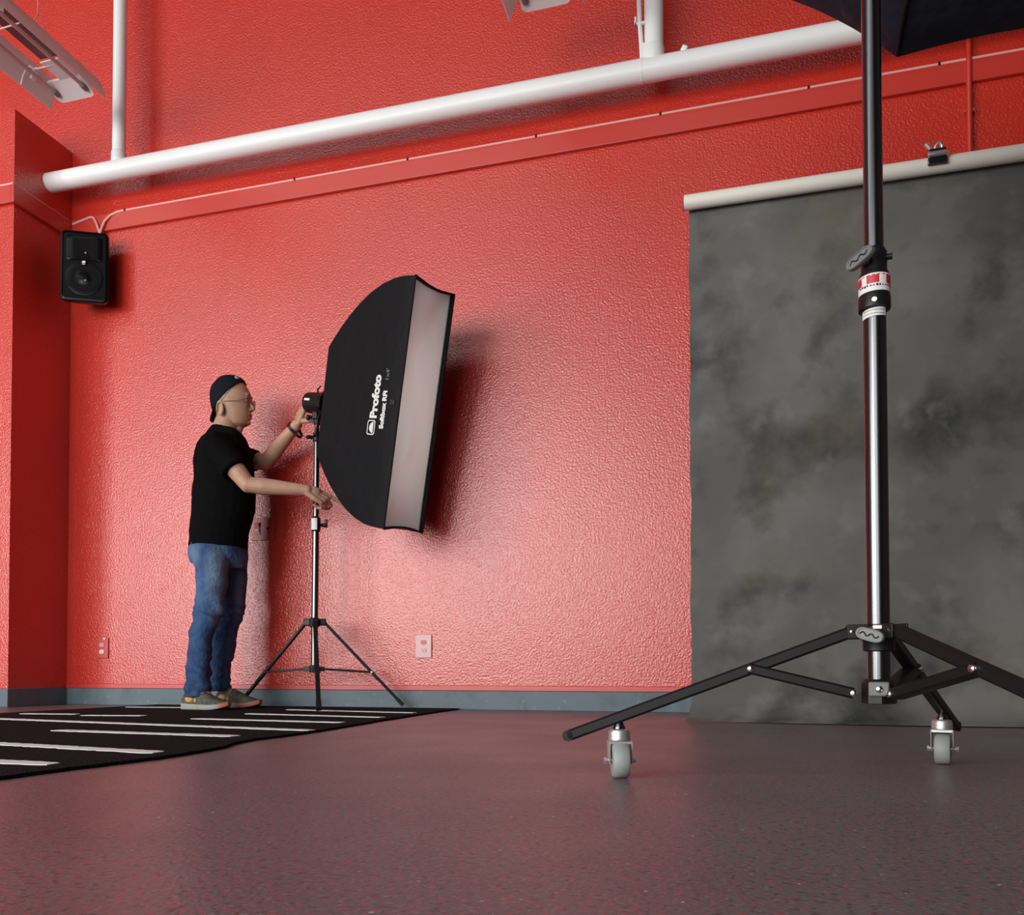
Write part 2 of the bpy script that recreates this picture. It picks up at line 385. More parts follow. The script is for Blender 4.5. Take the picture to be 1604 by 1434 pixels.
# ------------------------------------------------------------------ pendant fluorescent lights
def fixture():
    t = thing('pendant_light', '', 'light')
    Ln = 2.5
    def wing(s):
        sec = [(.098, .062), (.112, .045), (.128, .018), (.142, -.016), (.152, -.05)]
        off = [(x+.004, z+.002) for x, z in sec]
        prof = [(s*x, z) for x, z in sec] + [(s*x, z) for x, z in off[::-1]]
        b = MB(); b.rings([[V((x, y, z)) for x, z in prof] for y in (0, -Ln)])
        w = b.build('side_reflector', M['acrylic'], t)
        b = MB(); b.box((s*.118, -.16, .02), (.012, .03, .045), Matrix.Rotation(-s*.5, 3, 'Y')); b.build('clip', M['white_plate'], w, bevel=.003)
    wing(-1); wing(1)
    n = 6; rr = []
    for cx, cy, a0 in ((.1-.025, -.025, 0), (-.1+.025, -.025, 90), (-.1+.025, -.085, 180), (.1-.025, -.085, 270)):
        for i in range(n):
            a = math.radians(a0+90*i/(n-1)); rr.append((cx+.025*math.cos(a), cy+.025*math.sin(a)))
    b = MB(); b.rings([[V((x, y, z-.32*(y+.085))) for x, y in rr] for z in (.0, .010)]); b.build('end_plate', M['white_plate'], t)
    b = MB(); b.rings([[V((x, y-Ln+.11, z)) for x, y in rr] for z in (.0, .012)]); b.build('end_plate', M['white_plate'], t)
    for yc in (-.62, -1.5):
        b = MB(); b.rings([[V((x*.9, (y+.055)*1.1+yc, z)) for x, y in rr] for z in (.006, .016)]); b.build('middle_plate', M['white_plate'], t)
    b = MB(); b.box((.035, -.175, .01), (.10, .13, .006)); b.build('ballast_cover', M['white_plate'], t)
    b = MB(); b.box((.03, -Ln/2-.08, .035), (.10, Ln-.3, .008)); b.build('centre_reflector', M['panel'], t)
    for s in (-1, 1):
        b = MB(); b.cyl((s*.078, -.075, -.012), (s*.078, -Ln+.08, -.012), .009, n=14); b.build('lamp_tube', M['lamp_tube'], t)
        for y in (-.06, -Ln+.06):
            b = MB(); b.cyl((s*.078, y-.015, -.012), (s*.078, y+.02, -.012), .014, n=14); b.build('lamp_holder', M['grey_plastic'], t)
    for y in (-.21, -.48, -.76, -1.1, -1.5, -1.9):
        b = MB(); b.tube([(.085, y, .012), (-.072, y, .006), (-.095, y, .03), (-.118, y, .02), (-.135, y, -.01), (-.146, y, -.05)], .0035, 8); w = b.build('cross_wire', M['white_plate'], t)
        b = MB(); b.box((-.062, y, .008), (.02, .012, .012)); b.build('wire_clip', M['white'], w, bevel=.002)
    for y in (-.45, -2.1):
        b = MB(); b.tube([(.1, y+.035, .06), (.1, y+.06, .115), (.1, y+.12, .06)], .0025, 6); b.tube([(.1, y+.06, .115), (.1, y+.06, (RH-3.38)/1.1)], .0018, 6); b.build('hanger_wire', M['pinkcable'], t)
    return t
f1 = fixture(); f1.scale = (1.18, 1, 1.1); f1.location = (-3.525, 3.70, 3.38); f1['label'] = 'long pendant fluorescent light with lilac side reflectors above the corner pilaster'
f2 = copy_tree(f1); f2.location = (-.885, 3.74, 3.345); f2['label'] = 'pendant fluorescent light barely in view at the top edge left of the right riser'
for f in (f1, f2): f['group'] = 'pendant fluorescent lights'
# ------------------------------------------------------------------ canvas backdrop on its tube
BY = 3.47
t = thing('photo_backdrop', 'mottled dark grey canvas backdrop hanging from a cream tube', 'backdrop', (-.22, BY, 0))
b = MB(); b.cyl((-.018, 0, 2.142), (3.2, 0, 2.142), .030, n=32); tb = b.build('roller_tube', M['cream'], t)
b = MB(); b.cyl((-.021, 0, 2.142), (-.017, 0, 2.142), .0285, n=32); b.build('tube_end', M['greyprint'], tb)
def sheet():
    b = MB(); nx, nz = 60, 90; W = 3.1; front = []; 
    for j in range(nz+1):
        s = j/nz
        row = []
        for i in range(nx+1):
            x = W*i/nx
            z = 2.137*(1-s)
            y = .022+.013*max(0, 1-s*9)
            y += .012*math.sin(x*2.3+s*2)*s + .010*math.sin(x*5.1+1)*s**2
            x2 = x + (.002*math.sin(z*9) + .002*math.sin(z*23) if i == 0 else 0)
            if s > .955:                      # foot of the canvas sweeps forward on the floor
                q = (s-.955)/.045; y -= .10*q**1.6; z = .004 + 2.137*.045*max(0, 1-q)**1.5; x2 -= .02*q
            row.append(V((x2, y, z)))
        front.append(row)
    n = nx+1; vs = [p for r in front for p in r] + [p + V((0, .003, 0 if p.z > .02 else .002)) for r in front for p in r]
    N = n*(nz+1); fs = []
    for j in range(nz):
        for i in range(nx):
            a = j*n+i; fs += [(a, a+1, a+n+1, a+n), (N+a, N+a+n, N+a+n+1, N+a+1)]
    for j in range(nz):
        for i in (0, nx):
            a = j*n+i; fs.append((a, a+n, N+a+n, N+a))
    for i in range(nx):
        for j in (0, nz):
            a = j*n+i; fs.append((a, a+1, N+a+1, N+a))
    b.add(vs, fs); return b
sheet().build('canvas', M['canvas'], t)
# spring clamp gripping the tube
t = thing('tube_clamp', 'small metal spring clamp gripping the cream backdrop tube', 'clamp', (.705, BY, 2.142))
b = MB(); b.box((0, -.039, -.004), (.066, .014, .024)); b.box((0, .004, .0365), (.06, .098, .011)); b.box((0, .047, .01), (.06, .012, .05)); b.box((0, -.039, .02), (.06, .012, .03)); b.build('jaw', M['black_metal'], t, bevel=.002)
b = MB(); b.box((0, -.047, .020), (.068, .012, .018), Matrix.Rotation(-.5, 3, 'X')); b.build('jaw_plate', M['steel'], t, bevel=.002)
b = MB(); b.tube([(-.004, -.020, .04), (-.004, -.024, .060), (.008, -.026, .072), (.020, -.024, .060), (.020, -.020, .04)], .0065, 10); b.build('loop_handle', M['steel'], t)
b = MB(); b.tube([(-.010, -.018, .04), (-.025, -.022, .060), (-.036, -.024, .075)], [.006, .007, .010], 10); b.build('lever', M['steel'], t)

# ------------------------------------------------------------------ black turf runner with white lines
t = thing('turf_runner', 'black artificial turf runner with white hash lines lying on the floor', 'rug', (0, 0, 0))
def turf():
    b = MB(); rnd = random.Random(3)
    def edge(p, q, n, amp):
        return [V((p[0]+(q[0]-p[0])*i/n + rnd.uniform(-amp, amp), p[1]+(q[1]-p[1])*i/n + rnd.uniform(-amp, amp), 0)) for i in range(n)]
    near = [(-1.46, 4.155), (-1.46, 3.8), (-1.43, 3.1), (-1.40, 2.75), (-1.388, 2.5), (-1.386, 2.33), (-1.402, 2.17), (-1.385, 2.05), (-1.34, 1.93), (-1.326, 1.81), (-1.324, 1.65), (-1.345, 1.5), (-1.36, 1.39), (-1.368, 1.25), (-1.37, .4), (-3.40, .4), (-3.40, 2.6), (-3.36, 3.4), (-3.34, 4.155)]
    ring = []
    for p, q in zip(near, near[1:]+near[:1]):
        ring += edge(p, q, max(2, int(math.dist(p, q)/.03)), .0035)
    ring = [V((p.x, min(p.y, 4.16), 0)) for p in ring]
    top = [p + V((0, 0, .008)) for p in ring]
    b.rings([ring, top]); return b
turf().build('pile', M['turf'], t)
LN = [((-3.25, 3.80), (-2.90, 3.83)), ((-3.22, 3.085), (-2.935, 3.12)), ((-2.835, 3.045), (-2.55, 3.10)), ((-3.30, 2.79), (-1.40, 2.495)), ((-2.20, 2.965), (-1.488, 2.90)),
      ((-2.22, 3.367), (-1.489, 3.262)), ((-2.25, 3.770), (-1.505, 3.648)), ((-2.22, 2.268), (-1.498, 2.215)), ((-2.10, 1.835), (-1.385, 1.728)), ((-2.15, 1.50), (-1.43, 1.452)), ((-3.25, 1.95), (-2.55, 1.85)), ((-3.25, 2.35), (-2.6, 2.3))]
for p, q in LN:
    b = MB(); rnd = random.Random(int(p[1]*1000)); n = max(8, int(math.dist(p, q)/.016)); L_ = []; R_ = []
    d = (V((*q, 0))-V((*p, 0))).normalized(); s = V((-d.y, d.x, 0))
    for i in range(n+1):
        c = V((p[0]+(q[0]-p[0])*i/n, p[1]+(q[1]-p[1])*i/n, 0)); w = .027 if 0 < i < n else .02
        L_.append(c + s*(w+rnd.uniform(-.005, .005)) + d*rnd.uniform(-.004, .004)); R_.append(c - s*(w+rnd.uniform(-.005, .005)) + d*rnd.uniform(-.004, .004))
    ring = L_ + R_[::-1]
    b.rings([[V((a.x, a.y, .003)) for a in ring], [V((a.x, a.y, .0095)) for a in ring]])
    b.build('white_line', M['line'], t)

# ------------------------------------------------------------------ wheeled light stand in front
PX_, PY_ = .2290, 1.623
ST = thing('wheeled_light_stand', 'tall black wheeled light stand with braced legs in front of the grey backdrop', 'light stand', (PX_, PY_, 0))
LEAN = V((-.0022, 0, 1)).normalized()     # the column leans a hair to the left
b = MB(); b.cyl((0, 0, .16), LEAN*.885, .0196, n=40); b.build('lower_tube', M['black_metal'], ST)
b = MB(); b.cyl(LEAN*.88, LEAN*2.06, .0166, n=40); b.build('upper_tube', M['black_metal'], ST)
b = MB(); b.lathe([(.020, .8625), (.0272, .864), (.0275, .866), (.0275, .885), (.0262, .888), (.0262, .924), (.024, .930), (.022, .935), (.022, .968), (.019, .974), (.0168, .976)], (0, 0, 0), LEAN, 40); cl = b.build('clamp_collar', M['black_plastic'], ST, bevel=.0)
# direction from the post towards the camera, for things fixed to its front
FR = V((-.2290, -1.623, 0)).normalized(); FA = math.atan2(FR.y, FR.x)
def wrap(r, z0, z1, a0, a1, n=24, th=.0006, tilt=0):
    b = MB(); rs = []
    for i in range(n+1):
        a = a0+(a1-a0)*i/n; dz = tilt*(i/n-.5)
        u = V((math.cos(a), math.sin(a), 0)); c = LEAN*((z0+z1)/2)
        c = V((c.x, c.y, 0))
        rs.append([c+u*r+V((0,0,z0+dz)), c+u*(r+th)+V((0,0,z0+dz)), c+u*(r+th)+V((0,0,z1+dz)), c+u*r+V((0,0,z1+dz))])
    return b.rings(rs)
RA = math.radians
lb = wrap(.0262, .890, .922, FA-RA(100), FA+RA(95), tilt=.002).build('collar_label', M['white'], ST, label='red and white collar label')
for a0, a1, z0, z1 in ((-100, -50, .903, .918), (-28, 18, .904, .918), (48, 95, .904, .919), (-100, 95, .918, .9195)):
    wrap(.0267, z0, z1, FA+RA(a0), FA+RA(a1), 10, .0004, .002*(a1-a0)/195).build('red_block', M['label_red'], lb)
rnd = random.Random(5)
for i in range(13):                       # small illegible line of print
    a = -62+i*11.5
    wrap(.0267, .8985+rnd.uniform(-.0006, .0006), .9015+rnd.uniform(-.0008, .0008), FA+RA(a), FA+RA(a+rnd.uniform(5, 9)), 4, .0004).build('print', M['label_ink'], lb)
pl = wrap(.0200, .8465, .8615, FA-RA(75), FA+RA(62), tilt=.003, th=.0008).build('paper_label', M['paper'], ST, label='white paper label')
for k, z in enumerate((.8575, .8515)):
    for i in range(14):
        a = -60+i*8.2
        wrap(.0208, z-.0009, z+.0009, FA+RA(a), FA+RA(a+rnd.uniform(4, 6.5)), 3, .0003, 0).build('print', M['greyprint'] if k == 0 else M['grey_plastic'], pl)
b = MB(); c = LEAN*.873 + FR*.0275; b.cyl(c, c+FR*.002, .0042, n=14); b.build('rivet', M['chrome'], ST)

def knob(z, ang, tilt, L_=.056, back=False):
    """flat lever knob standing off the column"""
    u = V((math.cos(ang), math.sin(ang), 0)); s = V((-u.y, u.x, 0)); up = V((0, 0, 1))
    a = s*math.cos(tilt)+up*math.sin(tilt); bb = -s*math.sin(tilt)+up*math.cos(tilt)
    c = LEAN*z + u*.036
    pr = []
    for i in range(28):
        q = 2*PI*i/28; ca, sa = math.cos(q), math.sin(q)
        pr.append((math.copysign(abs(ca)**.45, ca)*L_/2, math.copysign(abs(sa)**.6, sa)*(.0115)*(1-.30*abs(ca)**2)))
    R_ = lambda k, o: [c + a*(x*k) + bb*(y*k) + u*o for x, y in pr]
    b = MB(); b.rings([R_(.93, -.004), R_(1, -.002), R_(1, .006), R_(.93, .008), R_(.82, .008), R_(.78, .0065)])
    b.cyl(LEAN*z + u*.012, c, .008, n=14)
    k = b.build('lever_knob', M['grey_plastic'], ST)
    b = MB(); pts = [c + a*(L_*.34*q) + bb*(.0028*math.sin(q*7)) + u*.0075 for q in [i/10-1 for i in range(21)]]
    b.tube(pts, .0011, 6); b.build('grip_wave', M['black_plastic'], k)
    return k
knob(.950, FA-RA(36), RA(17))
b = MB(); c = LEAN*.957; b.cyl(c + V((.012, -.004, 0)), c + V((.030, -.006, 0)), .0055, n=12); b.build('clamp_bolt', M['black_plastic'], ST)
# leg spider
b = MB(); b.lathe([(.020, .243), (.027, .245), (.027, .262), (.030, .266), (.030, .287), (.022, .292)], (0, 0, 0), (0, 0, 1), 36); uh = b.build('upper_hub', M['black_plastic'], ST)
b = MB(); b.lathe([(.012, .148), (.0295, .150), (.0295, .186), (.024, .192), (.0196, .194)], (0, 0, 0), (0, 0, 1), 8); lh = b.build('lower_hub', M['black_plastic'], ST)
b = MB(); Rz = Matrix.Rotation(FA+PI/2, 3, 'Z')
b.box(FR*.0285 + V((0, 0, .176)), (.034, .012, .026), Rz); b.build('hub_bracket', M['grey_plastic'], lh, bevel=.003)
b = MB(); c = FR*.0345+V((0, 0, .176)); b.lathe([(.006, 0), (.006, .002), (.003, .004)], c, FR, 16); b.build('bolt', M['chrome'], lh)
b = MB(); b.cyl((0, 0, .150), (0, 0, .162), .0205, n=20); b.build('end_cap', M['steel'], lh)
knob(.272, FA-RA(20), RA(-17), .050)
b = MB(); c = FR*.029+V((0, 0, .286)); b.box(c, (.020, .008, .009), Rz); b.build('clamp_nut', M['steel'], uh, bevel=.002)

def caster(parent, p, ang, spin):
    """p: point under the leg; wheel hangs below"""
    x, y, top = p
    c = V((x, y, 0)); tr = V((math.cos(spin), math.sin(spin), 0)); ax = V((-tr.y, tr.x, 0)); off = tr*.014
    b = MB(); b.lathe([(.006, top+.006), (.009, top-.004), (.012, top-.010), (.012, top-.014)], c, (0, 0, 1), 18); 
    cs = b.build('caster', M['black_metal'], parent)
    b = MB()
    b.lathe([(.010, top-.012), (.019, top-.015), (.0215, top-.021), (.0205, top-.027), (.022, top-.030), (.021, top-.035), (.010, top-.036)], c, (0, 0, 1), 26)
    Mx = Matrix((tr, ax, V((0, 0, 1)))).transposed()
    b.box(c + off*.4 + V((0, 0, top-.0385)), (.034, .044, .005), Mx)
    for s in (-1, 1):
        q = c + ax*(s*.0205)
        prof = [(-.014, top-.037), (.022, top-.037), (.026, .036), (.014+.008, .028), (.014-.008, .028), (-.004, .042)]
        b.rings([[q + tr*u + V((0, 0, z)) + ax*(s*o) for u, z in prof] for o in (0, .0025)])
    b.build('fork', M['steel'], cs)
    wc = c + off + V((0, 0, .0345))
    b = MB(); b.lathe([(.010, -.0165), (.026, -.0165), (.0315, -.0155), (.0345, -.011), (.0345, .011), (.0315, .0155), (.026, .0165), (.010, .0165)], wc, ax, 40); b.build('wheel', M['wheel'], cs)
    b = MB(); b.cyl(wc-ax*.029, wc+ax*.029, .0036, n=12); b.cyl(wc-ax*.032, wc-ax*.026, .0062, n=6); b.cyl(wc+ax*.026, wc+ax*.031, .0062, n=6); b.build('axle', M['steel'], cs)

for ang, rc, spin in ((178.75, .471, RA(-74)), (65.75, .455, RA(75)), (-57.75, .471, RA(-60))):
    a = RA(ang); u = V((math.cos(a), math.sin(a), 0)); s = V((-u.y, u.x, 0)); up = V((0, 0, 1))
    A = u*.046+up*.279; B = u*.572+up*.079
    b = MB(); b.bar(A, B, .024, .022, s)
    d = (B-A).normalized(); b.cyl(B - s*.012 , B + s*.012, .011, n=16)
    lg = b.build('leg', M['black_leg'], ST, bevel=.0)
    k = A+(B-A)*((.222-.046)/(.572-.046))
    b = MB(); 
    for q in (A, k):
        for sg in (-1, 1): b = MB(); b.lathe([(.0062, 0), (.0062, .003), (.0035, .005)], q + s*(sg*.0125), s*sg, 14); b.build('bolt', M['chrome'], lg)
    b = MB(); 
    for sg in (-1, 1): b = MB(); b.box(u*.036+up*.279+s*(sg*.0155), (.036, .004, .026), Matrix((u, s, up)).transposed()); b.build('lug', M['black_plastic'], uh, bevel=.0015)
    Bp = u*.044+up*.168
    b = MB()
    b.bar(Bp, k+(k-Bp)*.02, .032, .020, s)
    br = b.build('brace', M['black_leg'], ST)
    for q in (Bp, k):
        for sg in (-1, 1): b = MB(); b.lathe([(.0062, 0), (.0062, .003), (.0035, .005)], q + s*(sg*.0158), s*sg, 14); b.build('bolt', M['chrome'], br)
    zc = A.z+(B.z-A.z)*((rc-.046)/(.572-.046))
    caster(ST, (u.x*rc, u.y*rc, zc-.010), a, spin)
b = MB(); top = LEAN*2.05; b.cyl(top-V((0, 0, .03)), top+V((0, 0, .05)), .024, n=24); b.tube([top+V((0, 0, .02)), top+V((.12, .02, .02)), V((.508-.229, .25, 2.07)) ], .014, 14); b.build('side_arm', M['black_metal'], ST)

# ------------------------------------------------------------------ octagonal softbox on the big stand
OB = thing('octagonal_softbox', 'large black octagonal softbox overhead at the top right corner', 'softbox')
l = .39; tl = RA(15); U = V((0, math.sin(tl), math.cos(tl))); N = V((0, math.cos(tl), -math.sin(tl))); X = V((1, 0, 0))
V0 = V((.316, 1.907, 1.518)); C0 = V0 + X*(l/2) + U*(1.2071*l); C0 = C0 - N*.055; OB.location = C0
R8 = l/(2*math.sin(PI/8))
def octring(rad, back, sag=0, n=8, sub=6):
    out = []
    for i in range(8):
        a0 = 2*PI*(i+.5)/8; a1 = 2*PI*(i+1.5)/8
        for k in range(sub):
            q = k/sub
            p = (X*math.cos(a0)+U*math.sin(a0))*(1-q) + (X*math.cos(a1)+U*math.sin(a1))*q
            m = 1 - sag*4*q*(1-q)
            out.append(p*(rad*m) - N*back)
    return out
prof = []
for i in range(13):
    q = i/12; rad = R8*(1-q)**.5*(1-.0*q) if q < 1 else .0
    prof.append((max(.075, R8*math.cos(q*PI/2)**.62), .02+.28*math.sin(q*PI/2)))
rings = [octring(R8*1.0, -.055, .035), octring(R8*1.004, -.02, .02), octring(R8*1.004, .0, .02)] + [octring(r_, h_, .05*min(1, 3*h_)) for r_, h_ in prof[1:]]
inner = [octring(R8*.985, -.05, .035), octring(R8*.985, -.0, .02)]
b = MB(); b.rings([inner[1], inner[0]] + rings, False, True); sh = b.build('fabric_shell', M['blue_black_cloth'], OB, ang=60)
b = MB(); b.rings([octring(R8*.982, -.004, .02), octring(R8*.982, -.001, .02)]); b.build('front_diffuser', M['diffuser'], OB)
for i in range(8):
    a = 2*PI*(i+.5)/8; e = X*math.cos(a)+U*math.sin(a); pts = [e*(R8*1.002) + N*.048, e*(R8*1.010)]
    pts += [e*(r_*1.004) - N*h_ for r_, h_ in prof[1:]]
    b = MB(); b.tube(pts, .0045, 8); b.build('seam_piping', M['black_cloth'], sh)
b = MB(); b.lathe([(.07, .28), (.085, .285), (.085, .315), (.06, .32)], (0, 0, 0), -N, 28); b.build('speed_ring', M['black_plastic'], OB)

# ------------------------------------------------------------------ small tripod stand of the strip softbox
SX, SY = -2.191, 3.935
T2 = thing('tripod_light_stand', 'slim black tripod light stand on the turf beside the man', 'light stand', (SX, SY, .010))
LN2 = V((.0055, 0, 1)).normalized()
b = MB(); b.cyl((0, 0, .19), LN2*.99, .0175, n=28); b.build('lower_tube', M['black_metal'], T2)
b = MB(); b.cyl(LN2*.98, LN2*1.44, .0148, n=28); b.build('middle_tube', M['black_metal'], T2)
b = MB(); b.cyl(LN2*1.43, LN2*1.496, .012, n=24); b.build('top_tube', M['black_metal'], T2)
FR2 = V((2.191, -3.935, 0)).normalized(); F2 = math.atan2(FR2.y, FR2.x); S2 = V((-FR2.y, FR2.x, 0))
b = MB(); b.lathe([(.018, .93), (.024, .935), (.024, 1.0), (.02, 1.005), (.015, 1.01)], (LN2.x*.0, 0, 0), LN2, 26); cl = b.build('clamp_collar', M['black_plastic'], T2)
b = MB(); 
rs = []
for i in range(9):
    a = F2 + RA(-62+i*9.5); rs.append([V((math.cos(a)*r, math.sin(a)*r, z)) + V((.0052, 0, 0)) for r, z in ((.024, .937), (.0265, .937), (.0265, .998), (.024, .998))])
b.rings(rs); b.build('collar_label', M['white'], T2, label='blank white collar label')
b = MB(); c = LN2*.966; b.cyl(c, c+S2*.040, .010, n=14); b.lathe([(.010, .040), (.012, .045), (.012, .056), (.008, .06)], c, S2, 14); b.box(c+S2*.052+V((0,0,.012)), (.012, .012, .04)); b.build('wing_knob', M['black_plastic'], T2)
b = MB(); b.lathe([(.015, 1.405), (.020, 1.41), (.020, 1.455), (.014, 1.46)], (0, 0, 0), LN2, 24); b.build('clamp_collar', M['black_plastic'], T2)
b = MB(); c = LN2*1.432; b.cyl(c, c-S2*.03, .008, n=12); b.ell(c-S2*.042+V((0,0,-.002)), (.016, .016, .010)); b.build('wing_knob', M['black_plastic'], T2)
b = MB(); c = LN2*1.447+FR2*.020; b.cyl(c, c+FR2*.003, .006, n=12); b.build('rivet', M['chrome'], T2)
b = MB(); b.lathe([(.018, .425), (.027, .43), (.027, .468), (.019, .475)], (0, 0, 0), (0, 0, 1), 26); uh2 = b.build('upper_hub', M['black_plastic'], T2)
b = MB(); b.lathe([(.010, .185), (.025, .188), (.025, .222), (.018, .226)], (0, 0, 0), (0, 0, 1), 26); lh2 = b.build('lower_hub', M['black_plastic'], T2)
for ang, r_ in ((21, .465), (177, .47), (-58, .44)):
    a = RA(ang); u = V((math.cos(a), math.sin(a), 0)); s = V((-u.y, u.x, 0)); up = V((0, 0, 1))
    A = u*.050+up*.452; B = u*r_+up*.013
    b = MB(); b.bar(A, B, .022, .015, s); lg = b.build('leg', M['black_leg'], T2)
    b = MB(); d = (B-A).normalized(); b.bar(B-d*.05, B+d*.001, .026, .019, s); b.build('rubber_foot', M['black_plastic'], lg)
    k = A+(B-A)*.60
    for q in (k, A): b = MB(); b.cyl(q-s*.015, q+s*.015, .006, n=12); b.build('bolt', M['chrome'], lg)
    b = MB(); b.box(u*.038+up*.452, (.044, .034, .036), Matrix((u, s, up)).transposed()); b.build('lug', M['black_plastic'], uh2, bevel=.004)
    b = MB(); b.box(u*.034+up*.205, (.036, .030, .026), Matrix((u, s, up)).transposed()); b.build('lug', M['black_plastic'], lh2, bevel=.003)
    b = MB()
    b.bar(u*.048+up*.205, k, .026, .012, s)
    b.build('brace', M['black_leg'], T2)

# ------------------------------------------------------------------ strobe head and strip softbox
sight = math.atan2(3.935, -2.191)           # direction from camera to stand
rr_ = V((math.sin(sight), -math.cos(sight), 0)); tw = V((-math.cos(sight), -math.sin(sight), 0))
al = RA(46); Nh = (rr_*math.cos(al)+tw*math.sin(al)).normalized(); Wd = V((-Nh.y, Nh.x, 0))   # Wd points away from the camera
lean = RA(13); SN = Nh*math.cos(lean) - V((0,0,1))*math.sin(lean); SU = V((0,0,1))*math.cos(lean) + Nh*math.sin(lean)
Ro = Matrix.Rotation(-RA(4), 3, SN); Wd = Ro @ Wd; SU = Ro @ SU
if Wd.z < 0: Ro = Matrix.Rotation(RA(8), 3, SN); Wd = Ro @ Wd; SU = Ro @ SU
SO = V((SX+.008, SY, 1.622))
K = thing('studio_strobe', 'small black studio strobe head gripped by the man behind the softbox', 'strobe', SO)
Q = lambda d, w, u: SN*d + Wd*w + SU*u
def crings(prof, n=28, sq=0):
    return [[Q(d, r*math.cos(2*PI*i/n), r*math.sin(2*PI*i/n)) for i in range(n)] for d, r in prof]
b = MB(); b.rings(crings([(-.062, .02), (-.062, .046), (-.056, .054), (-.03, .056), (.03, .056), (.05, .06), (.075, .06)])); b.build('body', M['black_plastic'], K)
b = MB(); b.rings(crings([(.068, .058), (.072, .068), (.092, .070), (.096, .06)])); b.build('mount_ring', M['black_metal'], K)
b = MB(); b.box(Q(-.018, -.054, .010), (.04, .006, .012), Matrix((SN, Wd, SU)).transposed()); b.build('name_plate', M['white'], K, bevel=.001)
b = MB(); b.rings(crings([(-.064, .0), (-.066, .03), (-.0625, .036)])); b.build('rear_panel', M['black_metal'], K)
b = MB(); b.tube([Q(.0, .0, .05), Q(.005, -.01, .070), Q(.025, -.01, .088)], [.006, .005, .004], 8); b.build('lock_lever', M['black_metal'], K)
b = MB(); b.box((0, 0, -.066), (.03, .05, .045)); b.cyl((0, 0, -.115), (0, 0, -.06), .017, n=18); b.build('tilt_bracket', M['black_plastic'], K, bevel=.004)
b = MB(); b.cyl(V((0,0,-.075))+S2*.015, V((0,0,-.075))-S2*.04, .009, n=12); b.ell(V((0,0,-.078))-S2*.045, (.012, .012, .016)); b.build('tilt_knob', M['black_plastic'], K)
b = MB(); b.tube([Q(.06, -.03, -.055), Q(.066, -.045, -.09), Q(.062, -.04, -.16), Q(.02, -.03, -.19)], .004, 8); b.build('cord_loop', M['black_plastic'], K)

SB = thing('strip_softbox', 'narrow black strip softbox with white diffuser mounted on the tripod light stand', 'softbox', SO - V((0, 0, -.003)))
KD = 1.13
def Wf(d): return .070 + (.145-.070)*min(1, max(0, (d/KD-.10)/.48))
def Hf(d):
    q = (d/KD-.10)/.48
    return .265 + .318*(1-(1-min(1, q))**2.1)
def sring(d, kw=1, kh=1, n=18, m=6, bow=.0):
    d = d*KD
    H_, W_ = Hf(d)*kh, Wf(d)*kw; out = []
    for i in range(n): out.append(Q(d, -W_, -H_+2*H_*i/n))
    for i in range(m): out.append(Q(d, -W_+2*W_*i/m, H_*(1-bow*math.sin(PI*i/m))))
    for i in range(n): out.append(Q(d, W_, H_-2*H_*i/n))
    for i in range(m): out.append(Q(d, W_-2*W_*i/m, -H_*(1-bow*math.sin(PI*i/m))))
    return out
ds = [.104, .112, .13, .155, .19, .24, .30, .36, .43, .50, .56, .585]
b = MB(); rs = [sring(d, bow=.02) for d in ds]
rs.insert(0, sring(.101, .85, .90)); rs.insert(0, sring(.098, .55, .55)); rs.insert(0, sring(.092, .3, .12))
rs += [sring(.62, bow=.03), sring(.628, 1.0, 1.0, bow=.03), sring(.628, .975, .992, bow=.03), sring(.575, .97, .990, bow=.02)]
b.rings(rs, True, False)
for i, p in enumerate(b.v):                # soft folds in the cloth towards the lower rear corner
    h = p.dot(SU); w = p.dot(Wd); d = p.dot(SN)
    if w < 0 and .12 < d < .55: b.v[i] = p + Wd*(.004*math.sin(d*22+h*26)*max(0, min(1, (-h-.12)*3)))
sh = b.build('fabric_shell', M['black_cloth'], SB, ang=50)
b = MB(); nu, nw = 60, 14; vs = []
for j in range(nu+1):
    for i in range(nw+1):
        u = -.575+1.150*j/nu; w = -.141+.282*i/nw
        ed = min(1, min(j, nu-j)/4, min(i, nw-i)/3)
        z = .042*noise.noise(V((w*8+u*2.5, u*2.6-w*6, 1.3)))+.007*math.sin((u*.45+w)*30+2*noise.noise(V((u*3, w*3, 0))))
        vs.append(Q(.612*KD + z*ed - .006*ed, w, u))
n1 = nw+1; N1 = n1*(nu+1); vs += [p - SN*.003 for p in vs]
fs = []
for j in range(nu):
    for i in range(nw):
        a = j*n1+i; fs += [(a, a+1, a+n1+1, a+n1), (N1+a, N1+a+n1, N1+a+n1+1, N1+a+1)]
b.add(vs, fs); b.build('front_diffuser', M['diffuser'], SB, ang=80)
b = MB(); b.rings([sring(.606, .98, .99), sring(.612, .98, .99), sring(.612, .93, .982), sring(.606, .93, .982)], False, False); b.build('inner_hem', M['diffuser'], SB)
b = MB(); pts = [Q(.6295*KD, .145*s_, .615*t_) for s_, t_ in ((-1, -1), (-1, 1), (1, 1), (1, -1), (-1, -1))]
lp = sring(.6295, 1, 1, bow=.03); b.tube(lp+[lp[0]], .0055, 8)
b.build('edge_binding', M['black_cloth'], SB)
b = MB(); b.box(Q(.590*KD, -Wf(.590*KD)-.002, .01), (.030, .004, .026), Matrix((SN, Wd, SU)).transposed()); b.build('hook_tab', M['black_plastic'], SB, bevel=.001)
